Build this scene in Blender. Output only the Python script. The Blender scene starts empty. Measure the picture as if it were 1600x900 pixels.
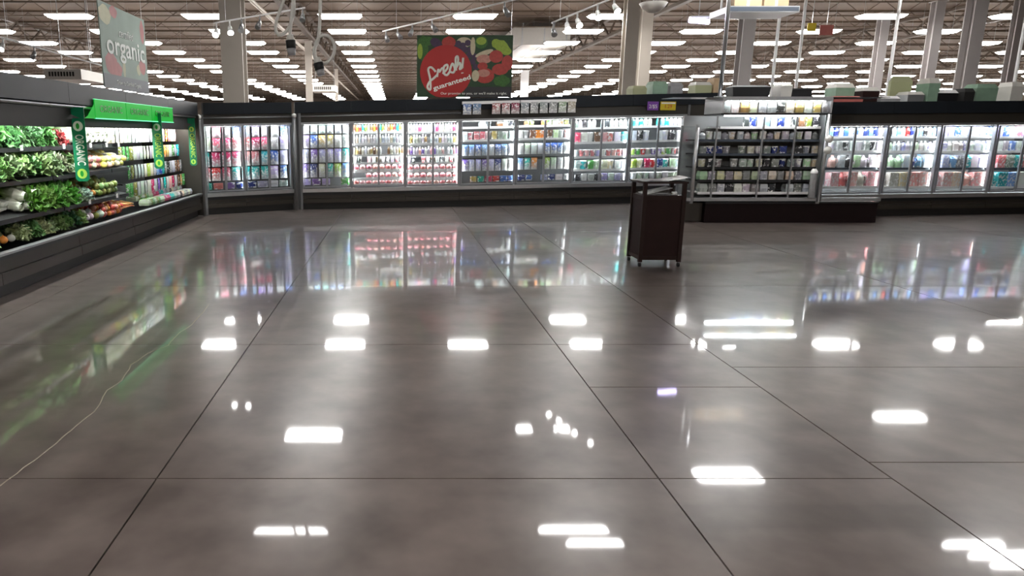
import bpy, math, random
from mathutils import Vector, Matrix, Euler
random.seed(7)
R = math.radians
sc = bpy.context.scene
C = sc.collection

# ---------------------------------------------------------------- camera, world, exposure
CAM_H, FPX, PCX, PCY, HOR = 1.6, 1100.0, 619.0, 450.0, 210.0
TP = (PCY - HOR) / FPX
PITCH = math.atan(TP)
CP, SP = math.cos(PITCH), math.sin(PITCH)
cd = bpy.data.cameras.new('camera'); cam = bpy.data.objects.new('camera', cd); C.objects.link(cam)
cam.location = (0, 0, CAM_H); cam.rotation_euler = (math.pi / 2 - PITCH, 0, 0)
cd.sensor_width = 36; cd.lens = FPX / 1600 * 36; cd.shift_x = (800 - PCX) / 1600
cd.clip_end = 300
sc.camera = cam
w = bpy.data.worlds.new('world'); sc.world = w; w.use_nodes = True
w.node_tree.nodes['Background'].inputs[0].default_value = (.5, .5, .52, 1)
w.node_tree.nodes['Background'].inputs[1].default_value = .15
sc.view_settings.view_transform = 'Standard'; sc.view_settings.look = 'None'
sc.view_settings.exposure = 1.9; sc.view_settings.gamma = 1
sc.view_settings.use_curve_mapping = False
sc.cycles.max_bounces = 7; sc.cycles.diffuse_bounces = 3; sc.cycles.glossy_bounces = 4
sc.cycles.transmission_bounces = 4; sc.cycles.transparent_max_bounces = 10
sc.cycles.sample_clamp_indirect = 3; sc.cycles.use_denoising = True
sc.cycles.caustics_reflective = False; sc.cycles.caustics_refractive = False
L_CEIL, L_UP, L_CASE, L_PROD = 16.0, 1.5, 15.0, 29.0      # what lamps give off

# ---------------------------------------------------------------- rays of the photograph
def ray(px, py):
    yc = py - PCY
    return Vector((px - PCX, FPX * CP - yc * SP, -(FPX * SP + yc * CP)))
def onfloor(px, py, z=0.0):
    r = ray(px, py); t = (z - CAM_H) / r.z
    return Vector((r.x * t, r.y * t, z))
def atY(px, py, Y):
    r = ray(px, py); t = Y / r.y
    return Vector((r.x * t, Y, CAM_H + r.z * t))
def atX(px, py, X):
    r = ray(px, py); t = X / r.x
    return Vector((X, r.y * t, CAM_H + r.z * t))

# ---------------------------------------------------------------- materials
M = {}
def nodes(name):
    m = bpy.data.materials.new(name); m.use_nodes = True; M[name] = m
    return m, m.node_tree, m.node_tree.nodes['Principled BSDF']
def pm(name, col, rough=.5, metal=0, emit=0, ecol=None, noise=0, nscale=8, spec=.5, coat=0, bump=0, detail=4):
    m, nt, b = nodes(name)
    b.inputs['Base Color'].default_value = (*col, 1); b.inputs['Roughness'].default_value = rough
    b.inputs['Metallic'].default_value = metal; b.inputs['Specular IOR Level'].default_value = spec
    b.inputs['Coat Weight'].default_value = coat
    if emit:
        b.inputs['Emission Color'].default_value = (*(ecol or col), 1); b.inputs['Emission Strength'].default_value = emit
    if noise or bump:
        tc = nt.nodes.new('ShaderNodeTexCoord'); n = nt.nodes.new('ShaderNodeTexNoise')
        n.inputs['Scale'].default_value = nscale; n.inputs['Detail'].default_value = detail
        nt.links.new(tc.outputs['Object'], n.inputs['Vector'])
    if noise:
        mx = nt.nodes.new('ShaderNodeMix'); mx.data_type = 'RGBA'
        mx.inputs['A'].default_value = (*[c * (1 - noise) for c in col], 1)
        mx.inputs['B'].default_value = (*[min(1, c * (1 + noise)) for c in col], 1)
        nt.links.new(n.outputs['Fac'], mx.inputs['Factor']); nt.links.new(mx.outputs['Result'], b.inputs['Base Color'])
    if bump:
        bp = nt.nodes.new('ShaderNodeBump'); bp.inputs['Strength'].default_value = bump
        nt.links.new(n.outputs['Fac'], bp.inputs['Height']); nt.links.new(bp.outputs['Normal'], b.inputs['Normal'])
    return m
def object_tint(name, rough=.4, spread=.25, nscale=14, white=0.0, lo=.42, hi=.58, spec=.5, dark=None, zfade=None):
    """a material whose colour is the object's own colour, printed in patches over white"""
    m, nt, b = nodes(name); N = nt.nodes.new; Lk = nt.links.new
    oi = N('ShaderNodeObjectInfo'); tc = N('ShaderNodeTexCoord')
    off = N('ShaderNodeVectorMath'); off.operation = 'MULTIPLY_ADD'
    cx = N('ShaderNodeCombineXYZ'); mul = N('ShaderNodeMath'); mul.operation = 'MULTIPLY'; mul.inputs[1].default_value = 37
    Lk(oi.outputs['Random'], mul.inputs[0]); Lk(mul.outputs[0], cx.inputs[0]); Lk(mul.outputs[0], cx.inputs[1])
    off.inputs[1].default_value = (1, 1, 1); Lk(tc.outputs['Object'], off.inputs[0]); Lk(cx.outputs[0], off.inputs[2])
    n = N('ShaderNodeTexNoise'); n.inputs['Scale'].default_value = nscale; n.inputs['Detail'].default_value = 3
    Lk(off.outputs[0], n.inputs['Vector'])
    mr = N('ShaderNodeMapRange'); mr.inputs['From Min'].default_value = lo; mr.inputs['From Max'].default_value = hi
    Lk(n.outputs['Fac'], mr.inputs['Value'])
    second = N('ShaderNodeMix'); second.data_type = 'RGBA'
    Lk(oi.outputs['Color'], second.inputs['A'])
    if white:
        second.inputs['B'].default_value = (white, white, white, 1)
    else:
        d = N('ShaderNodeMix'); d.data_type = 'RGBA'; d.blend_type = 'MULTIPLY'; d.inputs['Factor'].default_value = 1
        k = dark or (1 - spread,) * 3
        d.inputs['B'].default_value = (*k, 1); Lk(oi.outputs['Color'], d.inputs['A']); Lk(d.outputs['Result'], second.inputs['B'])
    if zfade:
        sx = N('ShaderNodeSeparateXYZ'); Lk(tc.outputs['Object'], sx.inputs[0])
        mz = N('ShaderNodeMapRange'); mz.inputs['From Min'].default_value = zfade[0]; mz.inputs['From Max'].default_value = zfade[1]
        mz.inputs['To Min'].default_value = .75; mz.inputs['To Max'].default_value = -.25
        Lk(sx.outputs['Z'], mz.inputs['Value'])
        ad = N('ShaderNodeMath'); ad.operation = 'ADD'; ad.use_clamp = True
        Lk(mr.outputs['Result'], ad.inputs[0]); Lk(mz.outputs['Result'], ad.inputs[1]); Lk(ad.outputs[0], second.inputs['Factor'])
    else:
        Lk(mr.outputs['Result'], second.inputs['Factor'])
    Lk(second.outputs['Result'], b.inputs['Base Color'])
    b.inputs['Roughness'].default_value = rough; b.inputs['Specular IOR Level'].default_value = spec
    return m

pm('black_paint', (.006, .007, .008), .35, noise=.2)
pm('cornice', (.010, .013, .017), .5, noise=.3, nscale=3, spec=.2)
pm('dark_recess', (.012, .011, .010), .7)
pm('canopy_grey', (.034, .030, .024), .45, metal=.2, noise=.15, nscale=3)
pm('base_panel', (.034, .028, .022), .4, metal=.2, noise=.18, nscale=2)
pm('toe_black', (.004, .0035, .003), .55)
pm('steel', (.55, .56, .58), .28, metal=.9, noise=.1, nscale=5)
pm('dull_steel', (.34, .35, .36), .38, metal=.7, noise=.12)
pm('post_grey', (.16, .165, .17), .55, metal=.3)
pm('frame_grey', (.30, .31, .33), .35, metal=.5)
pm('white_plastic', (.80, .80, .80), .4)
pm('off_white', (.62, .61, .57), .5, noise=.06)
pm('liner_white', (.72, .74, .77), .5)
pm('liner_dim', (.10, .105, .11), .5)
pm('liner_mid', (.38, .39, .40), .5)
pm('shelf_dark', (.012, .013, .015), .4, metal=.3)
pm('shelf_white', (.82, .83, .85), .4)
pm('column_beige', (.42, .38, .33), .55, noise=.08, nscale=2)
pm('column_grey', (.42, .39, .38), .55, noise=.08, nscale=2)
pm('rubber', (.01, .01, .01), .7)
pm('cart_wood', (.020, .009, .007), .6, spec=.2, noise=.35, nscale=6)
pm('cart_panel', (.018, .0065, .0055), .65, spec=.2, noise=.3, nscale=5)
pm('base_maroon', (.009, .0035, .004), .6, spec=.15, noise=.2)
pm('paper', (.78, .78, .78), .6)
pm('film', (.30, .30, .31), .25, noise=.2, nscale=12)
pm('pipe_beige', (.50, .44, .36), .5)
pm('sign_green', (.0, .20, .085), .4)
pm('sign_green_bright', (.02, .34, .04), .35)
pm('sign_white', (.85, .88, .80), .5)
pm('sign_lime', (.45, .72, .10), .5)
pm('sign_glow_green', (.0, .15, .012), .5, spec=.08, emit=.10, ecol=(.01, .9, .06))  # painted glow for case light shining through the translucent plastic
pm('sign_glow_edge', (.15, .8, .35), .25, emit=.35, ecol=(.2, 1, .5))  # same painted glow, stronger, along the strip's edges
pm('neon_dark', (.03, .10, .015), .4)
pm('price_white', (.85, .85, .85), .5)
pm('tag_yellow', (.72, .55, .02), .5)
pm('tag_purple', (.22, .07, .42), .5)
pm('tag_red', (.55, .05, .02), .5)
pm('shelf_slate', (.05, .065, .09), .4)
pm('blue_strip', (.02, .08, .30), .4)
pm('sign_red', (.42, .012, .010), .5)
pm('sign_black', (.016, .016, .018), .5)
pm('veg_green', (.045, .14, .025), .6, noise=.5, nscale=20)
pm('veg_dark', (.018, .055, .02), .6, noise=.4, nscale=20)
pm('veg_lime', (.30, .42, .05), .6, noise=.3, nscale=20)
pm('veg_red', (.42, .035, .025), .5, noise=.4, nscale=14)
pm('veg_pink', (.50, .22, .17), .5, noise=.4, nscale=14)
pm('veg_purple', (.045, .02, .06), .5, noise=.4, nscale=14)
pm('veg_cream', (.55, .48, .32), .5, noise=.2, nscale=14)
pm('organic_bg', (.17, .24, .20), .6, noise=.25, nscale=2)
pm('organic_band', (.13, .14, .16), .6)
pm('organic_red', (.33, .10, .10), .6, noise=.3, nscale=6)
pm('organic_yellow', (.40, .40, .26), .6, noise=.2, nscale=6)
pm('organic_text', (.62, .66, .64), .6)
pm('hvac', (.62, .60, .56), .5)
pm('duct_grey', (.40, .38, .35), .5, noise=.06)
pm('meat', (.50, .13, .13), .35, noise=.35, nscale=25)
pm('lid_blue', (.05, .10, .25), .4)
pm('cap_dark', (.04, .035, .03), .4)
pm('stem_white', (.75, .80, .62), .5)
pm('crate_green', (.22, .34, .25), .5, noise=.2)
pm('crate_red', (.42, .12, .10), .5, noise=.2)
pm('cardboard', (.45, .33, .20), .7, noise=.1)
pm('lime_board', (.36, .38, .22), .6)
pm('glow_spot', (.9, .9, .9), .4, emit=14, ecol=(1, .98, .94))
pm('glow_violet', (.7, .6, 1), .4, emit=5, ecol=(.62, .55, 1.0))
pm('lamp_lens', (.9, .9, .9), .4, emit=L_CEIL, ecol=(1, .98, .955))
pm('lamp_top', (.9, .88, .84), .5, emit=L_UP, ecol=(1, .93, .84))
pm('case_tube', (.9, .9, .9), .4, emit=L_CASE, ecol=(.95, .975, 1))
pm('shelf_tube', (.9, .9, .9), .4, emit=L_CASE * .8, ecol=(.95, .975, 1))
pm('case_tube_dim', (.9, .9, .9), .4, emit=L_CASE * 1.1, ecol=(.95, 1, 1))
pm('produce_tube', (.9, .9, .9), .4, emit=L_PROD, ecol=(.95, 1, .97))
object_tint('printed_film', .3, nscale=22, white=.86, lo=.50, hi=.60, zfade=(0.0, .26))
object_tint('printed_pack', .4, nscale=20, white=.86, lo=.52, hi=.60)
object_tint('plain_tint', .45, spread=.25)
object_tint('leafy', .5, spread=.62, nscale=18, lo=.35, hi=.65)
object_tint('pouch', .18, nscale=30, white=.60, lo=.54, hi=.66)
# leaf that pales toward its rib base (real colour of the vegetable)
m, nt, b = nodes('napa_leaf')
tc = nt.nodes.new('ShaderNodeTexCoord'); sx = nt.nodes.new('ShaderNodeSeparateXYZ'); cr = nt.nodes.new('ShaderNodeValToRGB')
nt.links.new(tc.outputs['Object'], sx.inputs[0]); mr = nt.nodes.new('ShaderNodeMapRange')
mr.inputs['From Min'].default_value = -.16; mr.inputs['From Max'].default_value = .16
nt.links.new(sx.outputs['Y'], mr.inputs['Value']); nt.links.new(mr.outputs['Result'], cr.inputs['Fac'])
cr.color_ramp.elements[0].color = (.80, .84, .70, 1); cr.color_ramp.elements[1].color = (.28, .48, .10, 1)
cr.color_ramp.elements[0].position = .45
nt.links.new(cr.outputs['Color'], b.inputs['Base Color']); b.inputs['Roughness'].default_value = .4
# leek: white shaft to green leaf
m, nt, b = nodes('leek_skin')
tc = nt.nodes.new('ShaderNodeTexCoord'); sx = nt.nodes.new('ShaderNodeSeparateXYZ'); cr = nt.nodes.new('ShaderNodeValToRGB')
nt.links.new(tc.outputs['Object'], sx.inputs[0]); mr = nt.nodes.new('ShaderNodeMapRange')
mr.inputs['From Min'].default_value = 0; mr.inputs['From Max'].default_value = .5
nt.links.new(sx.outputs['Y'], mr.inputs['Value']); nt.links.new(mr.outputs['Result'], cr.inputs['Fac'])
cr.color_ramp.elements[0].color = (.85, .87, .78, 1); cr.color_ramp.elements[1].color = (.06, .20, .07, 1)
cr.color_ramp.elements[0].position = .4; cr.color_ramp.elements[1].position = .75
nt.links.new(cr.outputs['Color'], b.inputs['Base Color']); b.inputs['Roughness'].default_value = .35
# glass
m, nt, b = nodes('glass')
nt.nodes.remove(b); out = nt.nodes['Material Output']
tr = nt.nodes.new('ShaderNodeBsdfTransparent'); gl = nt.nodes.new('ShaderNodeBsdfGlossy'); mx = nt.nodes.new('ShaderNodeMixShader')
gl.inputs['Roughness'].default_value = .03; tr.inputs['Color'].default_value = (.93, .95, .95, 1)
mx.inputs[0].default_value = .06; nt.links.new(tr.outputs[0], mx.inputs[1]); nt.links.new(gl.outputs[0], mx.inputs[2])
nt.links.new(mx.outputs[0], out.inputs['Surface'])
# polished concrete
m, nt, b = nodes('concrete'); N = nt.nodes.new; Lk = nt.links.new
tc = N('ShaderNodeTexCoord'); geo = N('ShaderNodeNewGeometry')
n1 = N('ShaderNodeTexNoise'); n1.inputs['Scale'].default_value = .55; n1.inputs['Detail'].default_value = 5; n1.inputs['Roughness'].default_value = .6
n2 = N('ShaderNodeTexNoise'); n2.inputs['Scale'].default_value = 3.2; n2.inputs['Detail'].default_value = 3
n3 = N('ShaderNodeTexNoise'); n3.inputs['Scale'].default_value = 40; n3.inputs['Detail'].default_value = 3
for n in (n1, n2, n3): Lk(geo.outputs['Position'], n.inputs['Vector'])
cr = N('ShaderNodeValToRGB'); cr.color_ramp.elements[0].color = (.090, .070, .063, 1); cr.color_ramp.elements[1].color = (.185, .150, .134, 1)
cr.color_ramp.elements[0].position = .38; cr.color_ramp.elements[1].position = .62
a1 = N('ShaderNodeMath'); a1.operation = 'MULTIPLY_ADD'; a1.inputs[1].default_value = .5
Lk(n2.outputs['Fac'], a1.inputs[0]); a0 = N('ShaderNodeMath'); a0.operation = 'MULTIPLY'; a0.inputs[1].default_value = .5
Lk(n1.outputs['Fac'], a0.inputs[0]); Lk(a0.outputs[0], a1.inputs[2]); Lk(a1.outputs[0], cr.inputs['Fac'])
fm = N('ShaderNodeMix'); fm.data_type = 'RGBA'; fm.blend_type = 'OVERLAY'; fm.inputs['Factor'].default_value = 0.0
Lk(cr.outputs['Color'], fm.inputs['A']); Lk(n3.outputs['Color'], fm.inputs['B'])
bw = N('ShaderNodeRGBToBW'); Lk(n3.outputs['Color'], bw.inputs[0]); Lk(bw.outputs[0], fm.inputs['B'])
sp = N('ShaderNodeSeparateXYZ'); Lk(geo.outputs['Position'], sp.inputs[0])
def band(sock, c, h, soft):
    a = N('ShaderNodeMath'); a.operation = 'SUBTRACT'; a.inputs[1].default_value = c; Lk(sp.outputs[sock], a.inputs[0])
    q = N('ShaderNodeMath'); q.operation = 'ABSOLUTE'; Lk(a.outputs[0], q.inputs[0])
    r_ = N('ShaderNodeMapRange'); r_.inputs['From Min'].default_value = h; r_.inputs['From Max'].default_value = h + soft; r_.inputs['To Min'].default_value = 1; r_.inputs['To Max'].default_value = 0
    Lk(q.outputs[0], r_.inputs['Value']); return r_
bx_, by_ = band('X', 1.8, .5, .08), band('Y', 2.74, .08, .05)
pr = N('ShaderNodeMath'); pr.operation = 'MULTIPLY'; Lk(bx_.outputs[0], pr.inputs[0]); Lk(by_.outputs[0], pr.inputs[1])
ps = N('ShaderNodeMath'); ps.operation = 'MULTIPLY'; ps.inputs[1].default_value = .35; Lk(pr.outputs[0], ps.inputs[0])
sm = N('ShaderNodeMix'); sm.data_type = 'RGBA'; sm.inputs['B'].default_value = (.05, .04, .036, 1)
Lk(ps.outputs[0], sm.inputs['Factor']); Lk(fm.outputs['Result'], sm.inputs['A']); Lk(sm.outputs['Result'], b.inputs['Base Color'])
b.inputs['Roughness'].default_value = .29; b.inputs['Specular IOR Level'].default_value = .36
b.inputs['Coat Weight'].default_value = .68; b.inputs['Coat Roughness'].default_value = .04; b.inputs['Coat IOR'].default_value = 1.45
pm('joint_fill', (.025, .021, .020), .5)
pm('reflection_pale', (.42, .38, .30), .25)  # pale colour of the painted canopy reflection on the floor
# ceiling deck with fluted relief
m, nt, b = nodes('deck'); N = nt.nodes.new; Lk = nt.links.new
geo = N('ShaderNodeNewGeometry'); wv = N('ShaderNodeTexWave'); wv.inputs['Scale'].default_value = 1.1; wv.bands_direction = 'Y'
n = N('ShaderNodeTexNoise'); n.inputs['Scale'].default_value = .8; n.inputs['Detail'].default_value = 5
Lk(geo.outputs['Position'], wv.inputs['Vector']); Lk(geo.outputs['Position'], n.inputs['Vector'])
cr = N('ShaderNodeValToRGB'); cr.color_ramp.elements[0].color = (.105, .072, .048, 1); cr.color_ramp.elements[1].color = (.165, .118, .082, 1)
Lk(n.outputs['Fac'], cr.inputs['Fac']); Lk(cr.outputs['Color'], b.inputs['Base Color'])
bp = N('ShaderNodeBump'); bp.inputs['Strength'].default_value = .5; Lk(wv.outputs['Fac'], bp.inputs['Height']); Lk(bp.outputs['Normal'], b.inputs['Normal'])
b.inputs['Roughness'].default_value = .7
pm('joist', (.085, .058, .038), .6, noise=.15)
pm('wall_paint', (.40, .33, .27), .7, noise=.1, nscale=.6)

# ---------------------------------------------------------------- mesh helpers
class MB:
    def __init__(s): s.v = []; s.f = []; s.mi = []; s.m = 0
    def face(s, idx): s.f.append(tuple(idx)); s.mi.append(s.m)
    def hexa(s, p):                     # p: 8 points, bottom 4 ccw then top 4
        o = len(s.v); s.v += [tuple(q) for q in p]
        for q in ((0, 3, 2, 1), (4, 5, 6, 7), (0, 1, 5, 4), (1, 2, 6, 5), (2, 3, 7, 6), (3, 0, 4, 7)): s.face(o + i for i in q)
        return s
    def box(s, x0, x1, y0, y1, z0, z1):
        return s.hexa([(x0, y0, z0), (x1, y0, z0), (x1, y1, z0), (x0, y1, z0), (x0, y0, z1), (x1, y0, z1), (x1, y1, z1), (x0, y1, z1)])
    def bbox(s, x0, x1, y0, y1, z0, z1, c=.01):      # box with chamfered vertical edges
        pts = [(x0 + c, y0), (x1 - c, y0), (x1, y0 + c), (x1, y1 - c), (x1 - c, y1), (x0 + c, y1), (x0, y1 - c), (x0, y0 + c)]
        return s.prism(pts, z0, z1)
    def prism(s, pts, z0, z1):
        o = len(s.v); n = len(pts)
        s.v += [(x, y, z0) for x, y in pts] + [(x, y, z1) for x, y in pts]
        s.face(o + i for i in reversed(range(n))); s.face(o + n + i for i in range(n))
        for i in range(n): j = (i + 1) % n; s.face((o + i, o + j, o + n + j, o + n + i))
        return s
    def tube(s, path, r, n=8, cap=True):
        path = [Vector(p) for p in path]; rs = r if isinstance(r, (list, tuple)) else [r] * len(path)
        o = len(s.v); prev = None
        for i, p in enumerate(path):
            t = (path[min(i + 1, len(path) - 1)] - path[max(i - 1, 0)]).normalized()
            if prev is None:
                a = t.orthogonal().normalized()
            else:
                a = (prev - t * prev.dot(t)); a = a.normalized() if a.length > 1e-6 else t.orthogonal().normalized()
            prev = a; bb = t.cross(a)
            for k in range(n):
                an = 2 * math.pi * k / n; s.v.append(tuple(p + (a * math.cos(an) + bb * math.sin(an)) * rs[i]))
        for i in range(len(path) - 1):
            for k in range(n):
                k2 = (k + 1) % n; s.face((o + i * n + k, o + i * n + k2, o + (i + 1) * n + k2, o + (i + 1) * n + k))
        if cap:
            s.face(o + k for k in reversed(range(n))); e = o + (len(path) - 1) * n; s.face(e + k for k in range(n))
        return s
    def lathe(s, prof, c=(0, 0, 0), n=12, sx=1, sy=1):
        o = len(s.v)
        for r, z in prof:
            for k in range(n):
                a = 2 * math.pi * k / n; s.v.append((c[0] + r * sx * math.cos(a), c[1] + r * sy * math.sin(a), c[2] + z))
        for i in range(len(prof) - 1):
            for k in range(n):
                k2 = (k + 1) % n; s.face((o + i * n + k, o + i * n + k2, o + (i + 1) * n + k2, o + (i + 1) * n + k))
        s.face(o + k for k in reversed(range(n))); e = o + (len(prof) - 1) * n; s.face(e + k for k in range(n))
        return s
    def ellipsoid(s, c, rx, ry, rz, n=12, k=7):
        prof = [(max(.02, math.sin(math.pi * i / k)), -math.cos(math.pi * i / k) * rz) for i in range(k + 1)]
        return s.lathe(prof, c, n, rx, ry)
    def grid(s, fn, nu, nv):
        o = len(s.v)
        for j in range(nv + 1):
            for i in range(nu + 1): s.v.append(tuple(fn(i / nu, j / nv)))
        for j in range(nv):
            for i in range(nu):
                a = o + j * (nu + 1) + i; s.face((a, a + 1, a + nu + 2, a + nu + 1))
        return s
    def mesh(s, name, mats, origin=(0, 0, 0), smooth=False):
        me = bpy.data.meshes.new(name); ox, oy, oz = origin
        me.from_pydata([(x - ox, y - oy, z - oz) for x, y, z in s.v], [], s.f)
        for m_ in (mats if isinstance(mats, (list, tuple)) else [mats]): me.materials.append(M[m_])
        me.polygons.foreach_set('material_index', s.mi)
        if smooth: me.polygons.foreach_set('use_smooth', [True] * len(s.f))
        me.update(); return me
    def build(s, name, mats, parent=None, origin=None, smooth=False):
        og = origin if origin is not None else (tuple(parent.location) if parent is not None and parent.get('world_parts') else (0, 0, 0))
        return link(name, s.mesh(name, mats, og, smooth), parent)
def link(name, me, parent=None, loc=None, rz=0, scale=None):
    o = bpy.data.objects.new(name, me); C.objects.link(o)
    if parent is not None: o.parent = parent
    if loc is not None: o.location = loc
    if rz: o.rotation_euler = (0, 0, rz)
    if scale: o.scale = scale
    return o
def tag(o, label, cat, group=None, kind=None):
    o['label'] = label; o['category'] = cat
    if group: o['group'] = group
    if kind: o['kind'] = kind
    return o
def empty(name, loc, label, cat, group=None, rz=0, world=False):
    o = bpy.data.objects.new(name, None); C.objects.link(o); o.location = loc; o.empty_display_size = .05
    if rz: o.rotation_euler = (0, 0, rz)
    if world: o['world_parts'] = 1
    return tag(o, label, cat, group)
CARD = 'one two three four five'.split()
ORD = ('first second third fourth fifth sixth seventh eighth ninth tenth eleventh twelfth thirteenth fourteenth fifteenth sixteenth '
       'seventeenth eighteenth nineteenth').split()
TENS = {20: ('twentieth', 'twenty'), 30: ('thirtieth', 'thirty'), 40: ('fortieth', 'forty'), 50: ('fiftieth', 'fifty')}
def ordi(n):
    if n <= 19: return ORD[n - 1]
    t = n // 10 * 10
    return TENS[t][0] if n == t else TENS[t][1] + '-' + ORD[n - t - 1]
def text(parent, s, size, loc, rot, mat, name='lettering', shear=0, extrude=.002, sx=1, align='CENTER', bold=0):
    cu = bpy.data.curves.new(name, 'FONT'); cu.body = s; cu.size = size; cu.shear = shear; cu.extrude = extrude
    cu.align_x = align; cu.align_y = 'CENTER'; cu.resolution_u = 3; cu.offset = bold
    o = bpy.data.objects.new(name, cu)
    C.objects.link(o); dg = bpy.context.evaluated_depsgraph_get()
    me = bpy.data.meshes.new_from_object(o.evaluated_get(dg)); bpy.data.objects.remove(o)
    me.materials.clear(); me.materials.append(M[mat])
    t = link(name, me, parent, loc); t.rotation_euler = rot; t.scale = (sx, 1, 1); return t

# ---------------------------------------------------------------- room shell
def struct(name, mb, mat, parent=None):
    o = mb.build(name, mat, parent); o['kind'] = 'structure'; return o
XL, XR, YN, YF, ZC = -42.0, 62.0, -9.0, 96.0, 6.2
floor = struct('floor', MB().box(XL, XR, YN, YF, -.25, -.012), 'joint_fill')
G = .004
def slab(x0, x1, y0, y1, x0b=None, x1b=None):
    """one saw-cut concrete slab; x0b/x1b: other x at the far side"""
    x0b = x0 if x0b is None else x0b; x1b = x1 if x1b is None else x1b
    mb = MB(); mb.hexa([(x0 + G, y0 + G, -.1), (x1 - G, y0 + G, -.1), (x1b - G, y1 - G, -.1), (x0b + G, y1 - G, -.1),
                        (x0 + G, y0 + G, 0), (x1 - G, y0 + G, 0), (x1b - G, y1 - G, 0), (x0b + G, y1 - G, 0)])
    mb.build('slab', 'concrete', floor)
ys = [YN, -3.5, .9, 3.08, 5.27, 7.43, 11.8, 16.2, 30, 50, YF]
xs = [XL, -20, -8.3, -5.9, -3.5, -1.14, 1.25]
for i in range(len(xs) - 1):
    for j in range(len(ys) - 1): slab(xs[i], xs[i + 1], ys[j], ys[j + 1])
ys2 = [YN, -3.5, .9, 3.08, 4.32, 5.27, 7.43, 11.8, 16.2, 30, 50, YF]
for j in range(len(ys2) - 1): slab(1.25, 2.36, ys2[j], ys2[j + 1])
ys3 = [YN, -3.5, 1.2, 3.25, 4.72, 7.43, 11.8, 16.2, 30, 50, YF]
xs3 = [2.36, 5.4, 9.8, 20, XR]
for i in range(len(xs3) - 1):
    for j in range(len(ys3) - 1): slab(xs3[i], xs3[i + 1], ys3[j], ys3[j + 1])
# pale strip painting the wavering reflection of the canopy edge, at left
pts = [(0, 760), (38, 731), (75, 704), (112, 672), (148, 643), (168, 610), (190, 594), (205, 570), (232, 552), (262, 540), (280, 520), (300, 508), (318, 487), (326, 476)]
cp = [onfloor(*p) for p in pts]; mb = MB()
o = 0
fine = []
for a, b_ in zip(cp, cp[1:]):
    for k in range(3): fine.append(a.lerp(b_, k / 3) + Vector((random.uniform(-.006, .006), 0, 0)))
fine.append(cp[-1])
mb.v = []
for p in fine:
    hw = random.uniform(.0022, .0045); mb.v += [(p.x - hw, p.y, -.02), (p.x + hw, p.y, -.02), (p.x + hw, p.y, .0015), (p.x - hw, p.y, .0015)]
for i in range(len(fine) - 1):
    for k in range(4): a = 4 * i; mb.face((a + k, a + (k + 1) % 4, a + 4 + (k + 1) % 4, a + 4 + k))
mb.build('reflection_strip', 'reflection_pale', floor)
ceiling = struct('ceiling', MB().box(XL, XR, YN, YF, ZC, ZC + .2), 'deck')
struct('wall_left', MB().box(XL - .2, XL, YN, YF, 0, ZC), 'wall_paint')
struct('wall_right', MB().box(XR, XR + .2, YN, YF, 0, ZC), 'wall_paint')
struct('wall_far', MB().box(XL, XR, YF, YF + .2, 0, ZC), 'wall_paint')
struct('wall_near', MB().box(XL, XR, YN - .2, YN, 0, ZC), 'wall_paint')
jb = MB()                                   # one open-web joist, shared
jb.box(XL, XR, -.04, .04, ZC - .06, ZC - .001).box(XL, XR, -.022, .022, ZC - .61, ZC - .57)
x = XL; k = 0
while x < XR - .7:
    za, zb = (ZC - .07, ZC - .56) if k % 2 == 0 else (ZC - .56, ZC - .07)
    jb.hexa([(x, -.012, za - .01), (x + .7, -.012, zb - .01), (x + .7, .012, zb - .01), (x, .012, za - .01), (x, -.012, za + .01), (x + .7, -.012, zb + .01), (x + .7, .012, zb + .01), (x, .012, za + .01)])
    x += .7; k += 1
jm = jb.mesh('joist', 'joist')
for k in range(34):
    o = link('joist', jm, ceiling); o.location.y = 5 + k * 2.6
gb = MB()                                    # girder along the shop
gb.box(-.09, .09, YN, YF, ZC - .78, ZC - .68).box(-.09, .09, YN, YF, ZC - .1, ZC - .002)
y = YN; k = 0
while y < YF - 1:
    za, zb = (ZC - .1, ZC - .7) if k % 2 == 0 else (ZC - .7, ZC - .1)
    gb.hexa([(-.03, y, za - .04), (.03, y, za - .04), (.03, y + 1, zb - .04), (-.03, y + 1, zb - .04), (-.03, y, za + .04), (.03, y, za + .04), (.03, y + 1, zb + .04), (-.03, y + 1, zb + .04)])
    y += 1; k += 1
gm = gb.mesh('girder', 'joist')
for x in (-28, -15.8, -3.5, 8.6, 20.8, 33, 46):
    o = link('girder', gm, ceiling); o.location.x = x
pb = MB().tube([(-4.15, 12, 5.35), (-4.15, 80, 5.35)], .06, 8)
o = pb.build('sprinkler_pipe', 'pipe_beige'); tag(o, 'long pale pipe running away under the brown ceiling above the diagonal case', 'pipe')

# ---------------------------------------------------------------- columns
def column(px, Y, wpx, label, mat='column_beige', y_ref=100, plate=True):
    p = atY(px, y_ref, Y); wd = wpx / 1145 * Y / 2
    root = empty('steel_column', (p.x, Y, 0), label, 'column', 'columns behind the refrigerated cases')
    t = wd * .22
    MB().box(-wd, wd, -wd, -wd + t, 0, ZC - .8).box(-wd, wd, wd - t, wd, 0, ZC - .8).box(-t / 2, t / 2, -wd + t, wd - t, 0, ZC - .8).build('shaft', mat, root)
    MB().box(-wd * 1.3, wd * 1.3, -wd * 1.3, wd * 1.3, ZC - .8, ZC - .782).build('cap_plate', mat, root)
    return root
column(366, 18.2, 33, 'wide beige steel column behind the diagonal glass-door case', y_ref=90)
column(483, 31, 10, 'thin pale column beside the hanging cord with the small loop', y_ref=130)
column(526, 44, 5, 'very thin far column beneath the bright central line of lights', y_ref=145)
column(820, 45, 11, 'slender white column just past the fresh produce sign', 'white_plastic', y_ref=120)
column(983, 21, 20, 'broad beige column, left of the close pair above the tub shelves', y_ref=80)
column(1006, 23, 17, 'beige column, right of the close pair above the tub shelves', y_ref=80)
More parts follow.
